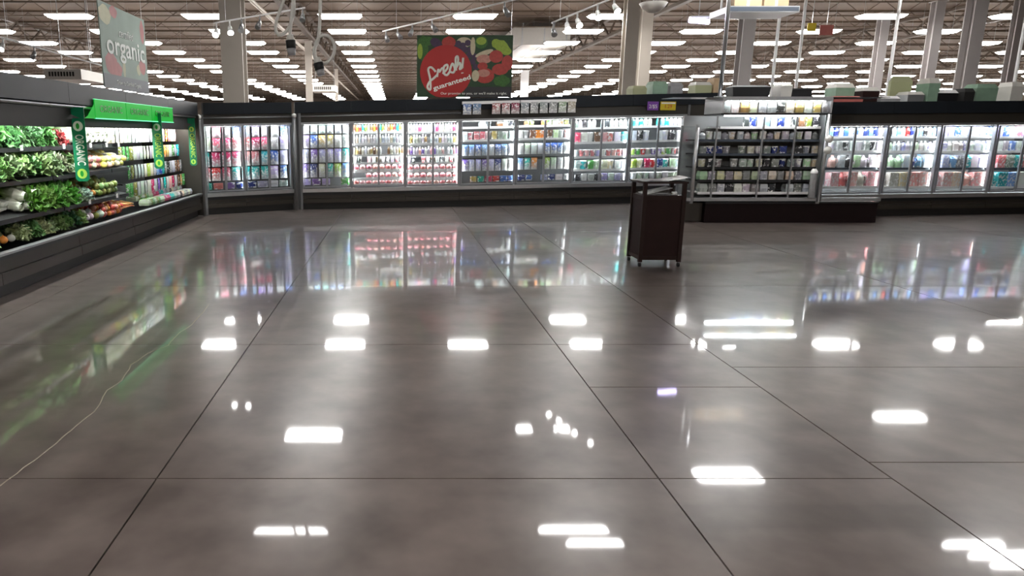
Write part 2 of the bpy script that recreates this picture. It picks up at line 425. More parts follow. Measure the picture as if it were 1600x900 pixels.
column(1163, 19, 19, 'grey column rising behind the open grey display unit', 'column_grey', y_ref=80)
column(1374, 24, 13, 'grey column above the middle of the far-right dairy case', 'column_grey', y_ref=80)
column(1455, 22, 14, 'darker grey column second from the right wall side', 'column_grey', y_ref=80)
column(1515, 18.5, 20, 'thick pale grey column above the rounded carton shelf', 'column_grey', y_ref=80)
column(1580, 20, 12, 'grey column at the far right end of the dairy case', 'column_grey', y_ref=90)

# ---------------------------------------------------------------- ceiling lights
def lamp_mesh():
    hx, hy = .62, .24
    a = MB(); a.hexa([(-hx, -hy, 0), (hx, -hy, 0), (hx, hy, 0), (-hx, hy, 0), (-hx * .9, -hy * .8, .02), (hx * .9, -hy * .8, .02), (hx * .9, hy * .8, .02), (-hx * .9, hy * .8, .02)])
    lens = MB(); lens.hexa([(-hx * .86, -hy * .75, -.075), (hx * .86, -hy * .75, -.075), (hx * .86, hy * .75, -.075), (-hx * .86, hy * .75, -.075), (-hx, -hy, -.001), (hx, -hy, -.001), (hx, hy, -.001), (-hx, hy, -.001)])
    rod = MB().tube([(0, 0, .02), (0, 0, ZC - 4.95)], .004, 4)
    return a.mesh('housing', 'lamp_top'), lens.mesh('lens', 'lamp_lens'), rod.mesh('hanger', 'dull_steel')
LM = lamp_mesh()
def ceiling_light(x, y, label, group, z=4.95, s=1.0):
    o = link('ceiling_light', LM[0], None, (x, y, z)); tag(o, label, 'light', group)
    link('lens', LM[1], o)
    for hx in (-.5, .5): link('hanger', LM[2], o, (hx, 0, 0))
    if s != 1: o.scale = (s, 1, 1)
    return o
GL = 'lit strips hung in lines under the ceiling'
cols_ = {}
for i in range(-11, 17):
    X = -1.62 + 3.9 * i
    for j in range(0, 17):
        Y = 21.5 + 3.05 * j
        r = ((X * FPX * CP) / Y)
        # picture position, only to leave out what lies outside the view
        yy = HOR - (4.95 - CAM_H) / Y * 1165
        pxx = PCX + X / Y * 1140
        if -60 < pxx < 1680 and X > XL + 2 and X < XR - 2: cols_.setdefault(i, []).append((X, Y))
for ci, (i, L) in enumerate(sorted(cols_.items())):
    for k, (X, Y) in enumerate(L):
        ceiling_light(X, Y, f'lit ceiling strip, {ordi(k + 1)} from the near end of the {ordi(ci + 1)} lighting line from left', GL)
def set_light(X, Y, label, sx=1.0, sy=1.0):
    o = ceiling_light(X, Y, label, 'lit strips above the open floor'); o.scale = (sx, sy, 1); return o
set_light(-1.83, 14.6, 'single lit ceiling strip mirrored as the big bright patch at mid-floor')
set_light(3.0, 10.75, 'long thin lit strip, rear of the pair mirrored as a double streak', .95, .22)
set_light(3.25, 10.35, 'long thin lit strip, front of the pair mirrored as a double streak', .75, .2)
set_light(-1.77, 10.7, 'thin lit strip mirrored as a faint streak low on the floor', 1, .08)
set_light(6.5, 12.7, 'lit ceiling strip mirrored as the bright patch in front of the cart')
set_light(11.9, 15.6, 'lit ceiling strip mirrored as the patch farthest right on the floor', .9, .6)
for Y_, nm_ in ((10.3, 'rear'), (10.0, 'middle'), (9.75, 'front')): set_light(9.4 + (10.3 - Y_) * .6, Y_, f'thin lit strip, {nm_} of three mirrored in the lower right corner', .8, .14)
set_light(2.9, 14.9, 'short lit strip, one of two mirrored as small dashes, nearer the bottles', .28, .4)
set_light(3.75, 14.9, 'short lit strip, one of two mirrored as small dashes, nearer the cart', .28, .4)
for X, xn in ((-9, 'first'), (-1.6, 'second'), (6.2, 'third'), (14, 'fourth')):  # unseen lamps added to light the floor from behind the camera
    for Y, yn in ((-5, 'rearmost'), (-1.5, 'middle'), (1.8, 'foremost')): ceiling_light(X, Y, f'added ceiling strip behind the viewer, {xn} from the left in the {yn} row', 'added strips behind the viewer')

# ---------------------------------------------------------------- case frames
class Frame:
    def __init__(s, A, B, hA, hB, nom=2.3):
        s.A = Vector((A[0], A[1], 0)); s.B = Vector((B[0], B[1], 0)); d = s.B - s.A; s.L = d.length; s.e = d.normalized()
        s.n = Vector((-s.e.y, s.e.x, 0)); s.hA, s.hB, s.nom = hA, hB, nom; s.ang = math.atan2(s.e.y, s.e.x)
    def sc(s, u): return (s.hA + (s.hB - s.hA) * u / s.L) / s.nom
    def P(s, u, d, w): q = s.A + s.e * u + s.n * d; return Vector((q.x, q.y, w * s.sc(u)))
    def hit(s, px, py, d=0.0):
        r = ray(px, py); o = Vector((0, 0, CAM_H)); a = s.A + s.n * d
        t = (a - Vector((0, 0, 0))).dot(s.n) / r.dot(s.n); q = o + r * t
        u = (q - s.A).dot(s.e); return u, q.z / s.sc(u)
    def box(s, mb, u0, u1, d0, d1, w0, w1):
        return mb.hexa([s.P(u0, d0, w0), s.P(u1, d0, w0), s.P(u1, d1, w0), s.P(u0, d1, w0), s.P(u0, d0, w1), s.P(u1, d0, w1), s.P(u1, d1, w1), s.P(u0, d1, w1)])
def fpart(F, name, root, mat, *bx):
    mb = MB()
    for b in bx: F.box(mb, *b)
    return mb.build(name, mat, root, tuple(root.location))
def fsub(F, name, part, root, mat, *bx):
    mb = MB()
    for b in bx: F.box(mb, *b)
    return link(name, mb.mesh(name, mat, tuple(root.location)), part)
def case_shell(F, name, label, cuts, liner='liner_white', tube='case_tube', door=True, depth=.85, w_open=(.476, 1.86), end_l=True, end_r=True, group=None, tube_mat_v=True):
    """refrigerated case: one section per pair of cuts (u); toe, base panels, sill, liner, canopy, cornice, light tubes, doors"""
    root = empty(name, F.P(0, 0, 0), label, 'refrigerated case', group, world=True)
    u0, u1 = cuts[0], cuts[-1]; wo, wt = w_open
    fpart(F, 'toe_kick', root, 'toe_black', (u0, u1, .07, depth - .02, 0, .145))
    for i_, (a, b) in enumerate(zip(cuts, cuts[1:])): fpart(F, 'back_liner', root, liner if isinstance(liner, str) else liner[i_], (a, b, depth - .05, depth, .15, wt + .05))
    fpart(F, 'bottom_deck', root, 'liner_dim', (u0, u1, .08, depth - .05, .30, wo - .03))
    fpart(F, 'bumper', root, 'black_paint', (u0, u1, -.02, .05, .315, .375))
    fpart(F, 'sill', root, 'steel', (u0, u1, -.03, .08, .38, wo - .02))
    fpart(F, 'canopy', root, 'canopy_grey', (u0, u1, .02, depth, wt, 2.07))
    fpart(F, 'top_rail', root, 'dull_steel', (u0, u1, .0, .05, wt - .035, wt + .015))
    for a, b in zip(cuts, cuts[1:]):
        fpart(F, 'base_panel', root, 'base_panel', (a + .004, b - .004, .0, .07, .145, .235))
        fpart(F, 'base_panel', root, 'base_panel', (a + .004, b - .004, .015, .07, .24, .312))
        fpart(F, 'cornice_panel', root, 'cornice', (a + .003 - (.13 if a == cuts[0] and cuts[0] > .1 and F is not FE_ else 0), b - .003, -.03, .08, 2.07, 2.3))
        fpart(F, 'light_tube', root, tube, (a + .08, b - .08, .07, .12, wt - .035, wt - .015))
    if end_l: fpart(F, 'end_panel', root, 'post_grey', (u0 - .05, u0, -.02, depth, 0, 2.07))
    if end_r: fpart(F, 'end_panel', root, 'post_grey', (u1, u1 + .05, -.02, depth, 0, 2.07))
    for i, a in enumerate(cuts):
        fpart(F, 'upright', root, 'frame_grey', (a - .026, a + .026, .03, .10, wo - .02, wt))
        if tube_mat_v and door: fpart(F, 'led_strip', root, 'case_tube_dim', (a - .014, a + .014, .101, .104, wo + .04, wt - .06))
    if door:
        for a, b in zip(cuts, cuts[1:]):
            m_ = (a + b) / 2
            for p, q in ((a + .03, m_ - .002), (m_ + .002, b - .03)):
                f = .02
                dr = fpart(F, 'door', root, 'frame_grey', (p, p + f, .0, .03, wo, wt - .04), (q - f, q, .0, .03, wo, wt - .04), (p + f, q - f, .0, .03, wo, wo + .03), (p + f, q - f, .0, .03, wt - .06, wt - .04))
                fsub(F, 'pane', dr, root, 'glass', (p + f, q - f, .012, .018, wo + .03, wt - .06))
    return root
def post(F, u, root, r=.035):
    q = F.P(u, -.03, 0); s = F.sc(u)
    mb = MB().tube([(q.x, q.y, 0), (q.x, q.y, 1.98 * s)], r, 10); o = mb.build('corner_post', 'post_grey', root, tuple(root.location), True)
    b = MB().ellipsoid((q.x, q.y, 2.02 * s), .05, .05, .05); b.m = 0
    link('post_cap', b.mesh('post_cap', 'white_plastic', tuple(root.location), True), o)

FE_ = None
FA = Frame((-3.88, 5.0), (-3.88, 14.2), 2.2, 2.2)
FB = Frame((-3.88, 14.2), (-2.165, 15.28), 2.2, 2.26)
FC = Frame((-2.165, 15.28), (7.07, 16.99), 2.26, 2.54)
FD = Frame((5.35, 13.0), (8.95, 13.0), 2.26, 2.26)
FE = Frame((8.1, 13.86), (15.2, 14.7), 2.2, 2.28)
FE_ = FE

# ---------------------------------------------------------------- product meshes (front at y=0, base at z=0)
PM = {}
def bag_mesh(W, H, T, ruffle=.006):
    mb = MB()
    def f(side):
        def g(u, v):
            x = (u - .5) * W; z = v * H
            b = (math.sin(math.pi * u) ** .6) * (math.sin(math.pi * min(1, v * 1.05)) ** .5 if 0 < v < .95 else 0)
            b *= 1 + .12 * math.sin(9 * u + 5 * v + side)
            return (x * (1 - .05 * math.sin(math.pi * v)), T / 2 - side * T / 2 * b, z)
        return g
    mb.grid(f(1), 6, 8)
    n = len(mb.f); mb.grid(f(-1), 6, 8)
    mb.f[n:] = [tuple(reversed(q)) for q in mb.f[n:]]
    return mb
PM['bag'] = dict(W=.21, H=.28, me=bag_mesh(.21, .28, .07).mesh('bag', 'printed_film', smooth=True), kids=[])
def header():
    return MB().box(-.085, .085, .030, .081, .262, .285).mesh('hang_header', 'plain_tint')
PM['bag']['kids'] = [('hang_header', header())]
PM['pouch'] = dict(W=.10, H=.24, me=bag_mesh(.10, .24, .035).mesh('pouch', 'pouch', smooth=True), kids=[])
def bottle_parts():
    body = MB().lathe([(.026, 0), (.028, .008), (.028, .11), (.024, .13), (.011, .155), (.011, .168)], (0, .03, 0), 10).mesh('bottle', 'printed_pack', smooth=True)
    cap = MB().lathe([(.0135, .166), (.0135, .188)], (0, .03, 0), 10).mesh('cap', 'cap_dark')
    lab = MB().lathe([(.0287, .03), (.0287, .095)], (0, .03, 0), 10).mesh('paper_label', 'plain_tint')
    return body, cap, lab
bb, bc, bl = bottle_parts()
PM['bottle'] = dict(W=.058, H=.188, me=bb, kids=[('cap', bc), ('paper_label', bl)])
capw = bc.copy(); capw.materials[0] = M['white_plastic']
PM['capped'] = dict(W=.058, H=.188, me=bb, kids=[('cap', capw), ('paper_label', bl)])
cup = MB().lathe([(.030, 0), (.038, .075)], (0, .04, 0), 12).mesh('cup', 'printed_pack', smooth=False)
lid = MB().lathe([(.041, .075), (.041, .084), (.036, .086)], (0, .04, 0), 12).mesh('lid', 'white_plastic')
PM['cup'] = dict(W=.085, H=.088, me=cup, kids=[('lid', lid)])
tub = MB().lathe([(.052, 0), (.062, .10), (.064, .104)], (0, .065, 0), 14).mesh('tub', 'printed_pack')
tl = MB().lathe([(.067, .104), (.067, .118), (.058, .12)], (0, .065, 0), 14).mesh('lid', 'white_plastic')
PM['tub'] = dict(W=.135, H=.12, me=tub, kids=[('lid', tl)])
def tray():
    t = MB().hexa([(-.085, 0, 0), (.085, 0, 0), (.085, .10, 0), (-.085, .10, 0), (-.10, -.012, .028), (.10, -.012, .028), (.10, .112, .028), (-.10, .112, .028)]).mesh('tray', 'white_plastic')
    m_ = MB().ellipsoid((0, .045, .058), .096, .068, .056, 12, 6).mesh('meat', 'plain_tint', smooth=True)
    return t, m_
tt, tm = tray()
PM['tray'] = dict(W=.2, H=.118, me=tt, kids=[('meat', tm)])
# upright pack with rounded edges and label panel
PM['pack'] = dict(W=.13, H=.16, me=MB().bbox(-.062, .062, 0, .05, 0, .16, .012).mesh('pack', 'printed_pack'), kids=[('paper_label', MB().box(-.045, .045, -.002, .0, .03, .10).mesh('paper_label', 'plain_tint'))])
def carton():
    b_ = MB().box(-.047, .047, 0, .094, 0, .19)
    o = len(b_.v); b_.v += [(-.047, 0, .19), (.047, 0, .19), (.047, .094, .19), (-.047, .094, .19), (-.047, .047, .235), (.047, .047, .235)]
    for q in ((0, 1, 5, 4), (2, 3, 4, 5), (0, 4, 3), (1, 2, 5)): b_.face(o + i for i in q)
    b_.box(-.047, .047, .045, .049, .23, .25)
    return b_.mesh('carton', 'printed_pack')
PM['carton'] = dict(W=.1, H=.25, me=carton(), kids=[('screw_cap', MB().tube([(0, .03, .205), (0, .012, .225)], .014, 8).mesh('screw_cap', 'plain_tint'))])
def jug():
    b_ = MB().lathe([(.055, 0), (.062, .01), (.062, .14), (.05, .18), (.02, .215), (.02, .23)], (0, .065, 0), 12)
    b_.tube([(.03, .03, .19), (.055, .01, .17), (.06, .0, .12), (.045, .02, .09)], .008, 6)
    return b_.mesh('jug', 'printed_pack', smooth=True)
PM['jug'] = dict(W=.13, H=.25, me=jug(), kids=[('cap', MB().lathe([(.023, .228), (.023, .25)], (0, .065, 0), 10).mesh('cap', 'plain_tint')), ('paper_label', MB().lathe([(.0632, .03), (.0632, .12)], (0, .065, 0), 12).mesh('paper_label', 'plain_tint'))])
def bigbox():
    return MB().bbox(-.14, .14, 0, .2, 0, .26, .008).mesh('box', 'printed_pack')
PM['box'] = dict(W=.28, H=.26, me=bigbox(), kids=[('flap', MB().box(-.13, .13, .004, .196, .26, .263).mesh('flap', 'plain_tint'))])
def clam():
    return MB().hexa([(-.08, 0, 0), (.08, 0, 0), (.08, .11, 0), (-.08, .11, 0), (-.09, -.006, .035), (.09, -.006, .035), (.09, .116, .035), (-.09, .116, .035)]).mesh('container', 'plain_tint')
PM['clam'] = dict(W=.18, H=.075, me=clam(), kids=[('lid', MB().hexa([(-.09, -.006, .036), (.09, -.006, .036), (.09, .116, .036), (-.09, .116, .036), (-.075, .008, .075), (.075, .008, .075), (.075, .102, .075), (-.075, .102, .075)]).mesh('lid', 'pouch'))])

COL = dict(pink=(.80, .09, .20), red=(.55, .03, .03), blue=(.05, .14, .50), navy=(.02, .04, .22), lightblue=(.22, .42, .78), teal=(.02, .45, .42), green=(.08, .34, .08),
           lime=(.40, .60, .10), white=(.82, .84, .86), cream=(.75, .70, .52), yellow=(.75, .62, .08), orange=(.75, .26, .04), brown=(.20, .10, .05), dark=(.035, .035, .04),
           purple=(.22, .12, .45), lavender=(.50, .45, .80), grey=(.30, .31, .32), pale_pink=(.82, .42, .42), rose=(.70, .20, .22), olive=(.20, .25, .05), pale_green=(.55, .74, .50), silver=(.5, .52, .53), gold=(.6, .42, .15), magenta=(.50, .02, .12))
def cname(c): return c.replace('_', ' ').replace('lightblue', 'light blue')
NAMES = dict(bag='bag', pouch='pouch', bottle='bottle', capped='bottle', cup='yogurt_cup', tub='tub', tray='meat_tray', pack='food_pack', carton='carton', jug='milk_jug', box='carton_box', clam='clamshell')
WORD = dict(bag='bag', pouch='pouch', bottle='dark-capped bottle', capped='white-capped bottle', cup='cup', tub='tub', tray='meat tray', pack='upright pack', carton='carton', jug='jug', box='box', clam='clamshell')
CAT = dict(bag='bag', pouch='pouch', bottle='bottle', capped='bottle', cup='cup', tub='tub', tray='meat tray', pack='food pack', carton='carton', jug='jug', box='box', clam='clamshell')
def place(kind, loc, rz, scale, col, label, group):
    d = PM[kind]; o = link(NAMES[kind], d['me'], None, loc, rz, scale); o.color = (*col, 1)
    for nm, me in d['kids']:
        k = link(nm, me, o); k.color = (*col, 1)
        if nm == 'cap': k.color = (*col, 1)
    return tag(o, label, CAT[kind], group)
def jit(c, a=.12): return tuple(max(0, min(1, x * (1 + random.uniform(-a, a)))) for x in c)
def row(F, root, xa, xb, yb, yt, n, kinds, cols, where, d=.17, skip=(), shelf='white', span=None, hang=False, fill=.93, jz=.06, ym=None, depth=.5):
    """n things side by side on one shelf between two picture columns; builds the shelf too"""
    xm = (xa + xb) / 2
    ua, wa = F.hit(xa, ym or yb, d); ub, wb_ = F.hit(xb, ym or yb, d); _, wbot = F.hit(xm, yb, d); _, wtop = F.hit(xm, yt, d)
    step = (ub - ua) / n
    if isinstance(kinds, str): kinds = [kinds]
    if shelf and not hang:
        mat = 'shelf_white' if shelf == 'white' else ('shelf_steel' if False else 'shelf_dark')
        s0, s1 = span or (ua, ub)
        sh = fpart(F, 'shelf', root, mat, (s0 + .03, s1 - .03, d - .02, d + depth, wbot - .025, wbot))
        fsub(F, 'price_rail', sh, root, 'price_white' if shelf == 'white' else 'shelf_slate' if shelf == 'blue' else 'shelf_dark', (s0 + .03, s1 - .03, d - .035, d - .021, wbot - .04, wbot + .005))
        if F is not FD: fsub(F, 'shelf_light', sh, root, 'shelf_tube', (s0 + .05, s1 - .05, d - .018, d - .004, wbot - .037, wbot - .027))
    if hang:
        s0, s1 = span or (ua, ub)
        rb = fpart(F, 'hang_rail', root, 'shelf_dark', (s0 + .03, s1 - .03, d + .084, d + .10, wtop - .03, wtop + .03))
        for q_ in (s0 + .04, s1 - .05): fsub(F, 'rail_arm', rb, root, 'shelf_dark', (q_, q_ + .01, d + .10, .8, wtop - .018, wtop - .004))
    cnt = 0
    for i in range(n):
        if i in skip: continue
        kd = kinds[i % len(kinds)]; pmk = PM[kd]; cn = cols[i % len(cols)]
        u = ua + step * (i + .5); s = F.sc(u)
        hgt = (wtop - wbot) * s * (1 - random.random() * (0 if hang else jz))
        sxx = step * fill / pmk['W']; szz = hgt / pmk['H']
        p = F.P(u, d, wbot); p.z += .002
        if hang: p.z = wtop * s - hgt
        cnt += 1
        place(kd, p, F.ang + (random.uniform(-.14, .14) if kd in ('bag', 'pack') else 0), (sxx * (random.uniform(.88, 1.0) if kd in ('bag', 'pack') else 1), 1.0 if hang else min(1.4, (sxx + szz) / 2), szz), jit(COL[cn]), f'{cname(cn)} {WORD[kd]}, {ordi(i + 1)} from left {where}', f'{CAT[kd]} row {where}')

# ---- diagonal glass-door case
ub = [0.09, FB.hit(382, 240)[0], FB.L - .05]
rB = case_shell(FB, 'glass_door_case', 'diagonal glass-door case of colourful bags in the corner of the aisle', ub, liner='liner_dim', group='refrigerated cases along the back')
post(FB, .0, rB); post(FB, FB.L, rB)
palB = [['silver', 'pink', 'silver', 'blue', 'lightblue', 'purple', 'lavender', 'silver', 'blue'],
        ['pale_green', 'pink', 'pink', 'rose', 'rose', 'magenta', 'pink', 'silver', 'lavender'],
        ['teal', 'magenta', 'magenta', 'pink', 'pale_pink', 'rose', 'teal', 'blue', 'lavender'],
        ['rose', 'red', 'pink', 'teal', 'teal', 'teal', 'teal', 'lavender', 'blue']]
ysB = [(215, 196), (235, 215), (259, 237), (281, 261)]
for k, (yb_, yt_) in enumerate(ysB):
    row(FB, rB, 315, 452, yb_, yt_, 9, 'bag', palB[k], f'in hanging row {CARD[k]} of the diagonal case', d=.16, hang=True, fill=.86)
row(FB, rB, 315, 452, 294, 284, 8, 'pack', ['teal', 'rose', 'purple', 'navy', 'navy', 'lavender', 'white', 'silver'], 'at the bottom of the diagonal case', d=.12, shelf=None)

# ---- long back case
px_c = [469, 549, 634, 719, 806, 894, 983, 1069]
uc = [.15] + [FC.hit(x, 240, .0)[0] for x in px_c[1:]]
uend = FC.hit(1120, 160)[0]
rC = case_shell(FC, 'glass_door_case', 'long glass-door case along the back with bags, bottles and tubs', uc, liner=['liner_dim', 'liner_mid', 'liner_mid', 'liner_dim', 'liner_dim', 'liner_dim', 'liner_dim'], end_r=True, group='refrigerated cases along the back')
fpart(FC, 'cornice_panel', rC, 'cornice', (uc[-1], uend, -.03, .08, 2.07, 2.3))
fpart(FC, 'canopy', rC, 'canopy_grey', (uc[-1] + .05, uend, .02, .85, 1.80, 2.07))
fpart(FC, 'blue_strip', rC, 'blue_strip', (uc[-1] + .06, uc[-1] + .13, -.02, -.01, 1.45, 1.82))
PCH = [('silver', 'lightblue', 'teal', 'lightblue', 'lightblue', 'silver'), ('lavender', 'blue', 'gold', 'gold', 'silver', 'silver'), ('lavender', 'purple', 'lavender', 'lavender', 'lavender', 'teal'), ('purple', 'navy', 'cream', 'teal', 'lime', 'lightblue')]
for k, (yb_, yt_) in enumerate([(209, 191), (231, 211), (254, 233), (277, 256)]):
    row(FC, rC, 472, 547, yb_, yt_, 6, 'bag', PCH[k], f'in hanging row {CARD[k]} of the first back bay', d=.15, hang=True, fill=.88)
row(FC, rC, 472, 547, 289, 279, 5, 'pack', ['lavender', 'purple', 'lavender', 'silver', 'green'], 'along the bottom of the first back bay', d=.12, shelf=None, skip=(3,))
bay = ['second', 'third']
rowsBot = [(205.5, 191), (223.5, 209.5), (241.5, 228), (254, 243.5), (266.5, 257), (279, 270), (288.5, 282)]
for b_, (xa, xb) in enumerate(((551.5, 632), (636, 717))):
    sp = (uc[b_ + 1], uc[b_ + 2])
    W_ = f'of the {bay[b_]} back bay'
    row(FC, rC, xa, xb, rowsBot[0][0], rowsBot[0][1], 18, ['bottle', 'bottle', 'capped'], [['brown', 'orange', 'red', 'teal', 'olive', 'cream'], ['cream', 'white', 'white', 'lavender', 'pink', 'white']][b_], 'on the top shelf ' + W_, span=sp)
    row(FC, rC, xa, xb, rowsBot[1][0], rowsBot[1][1], 18, ['capped', 'bottle', 'capped'], [['white', 'cream', 'silver', 'white'], ['white', 'gold', 'white', 'white', 'silver']][b_], 'on the second shelf ' + W_, span=sp, skip=(7,) if b_ else ())
    row(FC, rC, xa, xb, rowsBot[2][0], rowsBot[2][1], 18, ['bottle', 'capped', 'bottle'], [['cream', 'gold', 'brown', 'cream', 'white'], ['pale_pink', 'purple', 'white', 'silver']][b_], 'on the third shelf ' + W_, span=sp, skip=(10, 11) if not b_ else (13,))
    row(FC, rC, xa, xb, rowsBot[3][0], rowsBot[3][1], 11, 'cup', ['white', 'dark', 'silver', 'rose', 'white', 'brown'], 'on the fourth shelf ' + W_, span=sp, skip=(2,))
    for k in (4, 5, 6):
        row(FC, rC, xa, xb, rowsBot[k][0], rowsBot[k][1] - 1, 8, 'tray', ['rose', 'pale_pink', 'rose', 'pale_pink', 'pale_pink'], f'on the {ORD[k]} shelf {W_}', span=sp, skip=(0, 1) if (k == 5 and not b_) else (), shelf='white' if k < 6 else None, d=.17 if k < 6 else .13)
# bays four and five
for b_, (xa, xb, dy) in enumerate(((722, 804, 0), (809, 891, -2.5))):
    sp = (uc[b_ + 3], uc[b_ + 4]); W_ = f'of the {ORD[b_ + 3]} back bay'
    row(FC, rC, xa, xb, 198 + dy, 188 + dy, 9, ['clam', 'pack', 'cup'], [['dark', 'white', 'brown', 'silver'], ['cream', 'brown', 'olive', 'brown', 'orange', 'green']][b_], 'on the top shelf ' + W_, span=sp, skip=((0, 1, 2, 5) if not b_ else (0, 3)))
    row(FC, rC, xa, xb, 218 + dy, 205 + dy, 9, ['pack', 'cup', 'pack'], [['white', 'rose', 'rose', 'rose', 'white', 'gold', 'grey', 'pale_green', 'silver'], ['white', 'silver', 'brown', 'orange', 'orange', 'brown', 'pale_green', 'white', 'pale_pink']][b_], 'on the second shelf ' + W_, span=sp)
    row(FC, rC, xa, xb, 243 + dy, 226 + dy, 8, 'bag', [['lightblue', 'lightblue', 'blue', 'lightblue', 'white', 'blue', 'lightblue', 'white'], ['silver', 'pale_green', 'white', 'white', 'blue', 'blue', 'blue', 'white']][b_], 'in upper hanging row ' + W_, hang=True, d=.15)
    row(FC, rC, xa, xb, 267 + dy, 249 + dy, 8, 'bag', [['purple', 'lavender', 'lavender', 'purple', 'lavender', 'navy', 'white', 'silver'], ['lightblue', 'teal', 'orange', 'dark', 'lime', 'pale_green', 'silver', 'white']][b_], 'in lower hanging row ' + W_, hang=True, d=.15, skip=() if not b_ else (3,))
    row(FC, rC, xa, xb, 284 + dy, 275 + dy, 7, 'pack', [['lavender', 'gold', 'teal', 'magenta', 'red', 'blue', 'blue'], ['navy', 'blue', 'dark', 'lavender', 'navy', 'white', 'silver']][b_], 'along the bottom ' + W_, shelf=None, d=.12, skip=(0,) if not b_ else (2,))
# bays six and seven
for b_, (xa, xb, dy) in enumerate(((897, 981, 0), (986, 1066, -2.5))):
    sp = (uc[b_ + 5], uc[b_ + 6]); W_ = f'of the {ORD[b_ + 5]} back bay'
    row(FC, rC, xa, xb, 199 + dy, 184 + dy, 12, ['capped', 'bottle'], [['grey', 'white', 'dark', 'silver', 'white'], ['teal', 'lightblue', 'teal', 'white', 'silver', 'white']][b_], 'on the top shelf ' + W_, span=sp, skip=(5,))
    row(FC, rC, xa, xb, 221.5 + dy, 206 + dy, 8, ['pack', 'pack', 'tub'], [['pink', 'white', 'white', 'brown', 'pale_pink', 'rose', 'white', 'teal'], ['white', 'dark', 'white', 'silver', 'white']][b_], 'on the second shelf ' + W_, span=sp, skip=() if not b_ else (3,))
    row(FC, rC, xa, xb, 244 + dy, 233 + dy, 10, ['cup'], [['white', 'rose', 'pale_pink', 'rose', 'lavender'], ['lime', 'green', 'red', 'grey', 'purple', 'lavender']][b_], 'on the third shelf ' + W_, span=sp)
    row(FC, rC, xa, xb, 264 + dy, 250 + dy, 8, ['pack', 'tub'], [['silver', 'teal', 'green', 'pale_green', 'cream', 'cream', 'white', 'white'], ['lime', 'cream', 'magenta', 'red', 'navy', 'teal', 'pale_green', 'silver']][b_], 'on the fourth shelf ' + W_, span=sp)
    row(FC, rC, xa, xb, 282 + dy, 271 + dy, 8, ['pack'] if not b_ else ['tub'], [['dark', 'white', 'silver', 'dark', 'lavender', 'white', 'lavender', 'white'], ['white', 'pale_green', 'pale_green', 'white', 'pale_green']][b_], 'along the bottom ' + W_, shelf=None, d=.12)

fpart(FC, 'corner_filler', rC, 'post_grey', (.02, .098, .06, .8, 0, 2.07))
for F_, r_, a, b_ in ((FB, rB, .1, FB.L - .06), (FC, rC, .12, uc[3])):
    MB().tube([F_.P(a, .0, 2.0), F_.P(b_, .0, 2.0)], .017, 8).build('canopy_rail', 'dull_steel', r_, tuple(r_.location), True)
# ---- bags hung on the canopy front of bays four and five
ua, _ = FC.hit(722, 165, -.1); ubx, _ = FC.hit(900, 162, -.1); um = (ua + ubx) / 2
_, wt_ = FC.hit(811, 159, -.1)
rk = empty('hanging_rack', FC.P(um, -.1, wt_), 'white rail with pouches clipped in front of the back case canopy', 'rack', world=True)
for a, b_ in ((ua, um - .01), (um + .01, ubx)):
    fpart(FC, 'rail', rk, 'white_plastic', (a, b_, -.12, -.09, wt_ - .03, wt_ + .03))
    for q_ in (a + .1, b_ - .13): fpart(FC, 'bracket', rk, 'dull_steel', (q_, q_ + .03, -.09, -.033, wt_ - .02, wt_ + .02))
colr = {0: 'lightblue', 1: 'lightblue', 3: 'rose', 4: 'rose', 5: 'magenta', 6: 'silver', 7: 'silver', 8: 'silver', 9: 'silver', 10: 'pale_green', 11: 'cream'}
for i, c in colr.items():
    u = ua + (ubx - ua) * (i + .5) / 12; _, wb2 = FC.hit(722 + 15 * i, 180 - i * .3, -.1); h = (wt_ - .03 - wb2) * FC.sc(u)
    p = FC.P(u, -.16, wt_ - .03); p.z -= h - .01
    place('bag', p, FC.ang, ((ubx - ua) / 12 / .21 * .88, .9, h / .285), jit(tuple(x * .55 for x in COL[c])), f'{cname(c)} pouch, {ordi(i + 1)} place from the left on the white canopy rail', 'pouches on the canopy rail')
for (x0, x1, mt, lab, tx, tm_) in ((1011, 1029, 'tag_purple', 'purple sale tag on the canopy beside the yellow tag', '2/$5', 'sign_white'), (1031, 1056, 'tag_yellow', 'yellow price tag reading 1.29 on the back canopy', '1.29', 'tag_red')):
    a, w0 = FC.hit(x0, 172.5, -.03); b_, w1 = FC.hit(x1, 158.5, -.03)
    t = empty('price_tag', FC.P((a + b_) / 2, -.044, w0), lab, 'sign', 'sale tags on the canopy', rz=FC.ang); hh = (w1 - w0) * FC.sc(a); ww = (b_ - a) / 2
    MB().box(-ww, ww, 0, .012, 0, hh).build('card', mt, t)
    text(t, tx, hh * .6, (0, -.003, hh * .42), (R(90), 0, 0), tm_)
    MB().box(-ww * .9, ww * .9, -.003, 0, hh * .74, hh * .9).build('stripe', 'price_white' if mt == 'tag_yellow' else 'tag_purple', t)

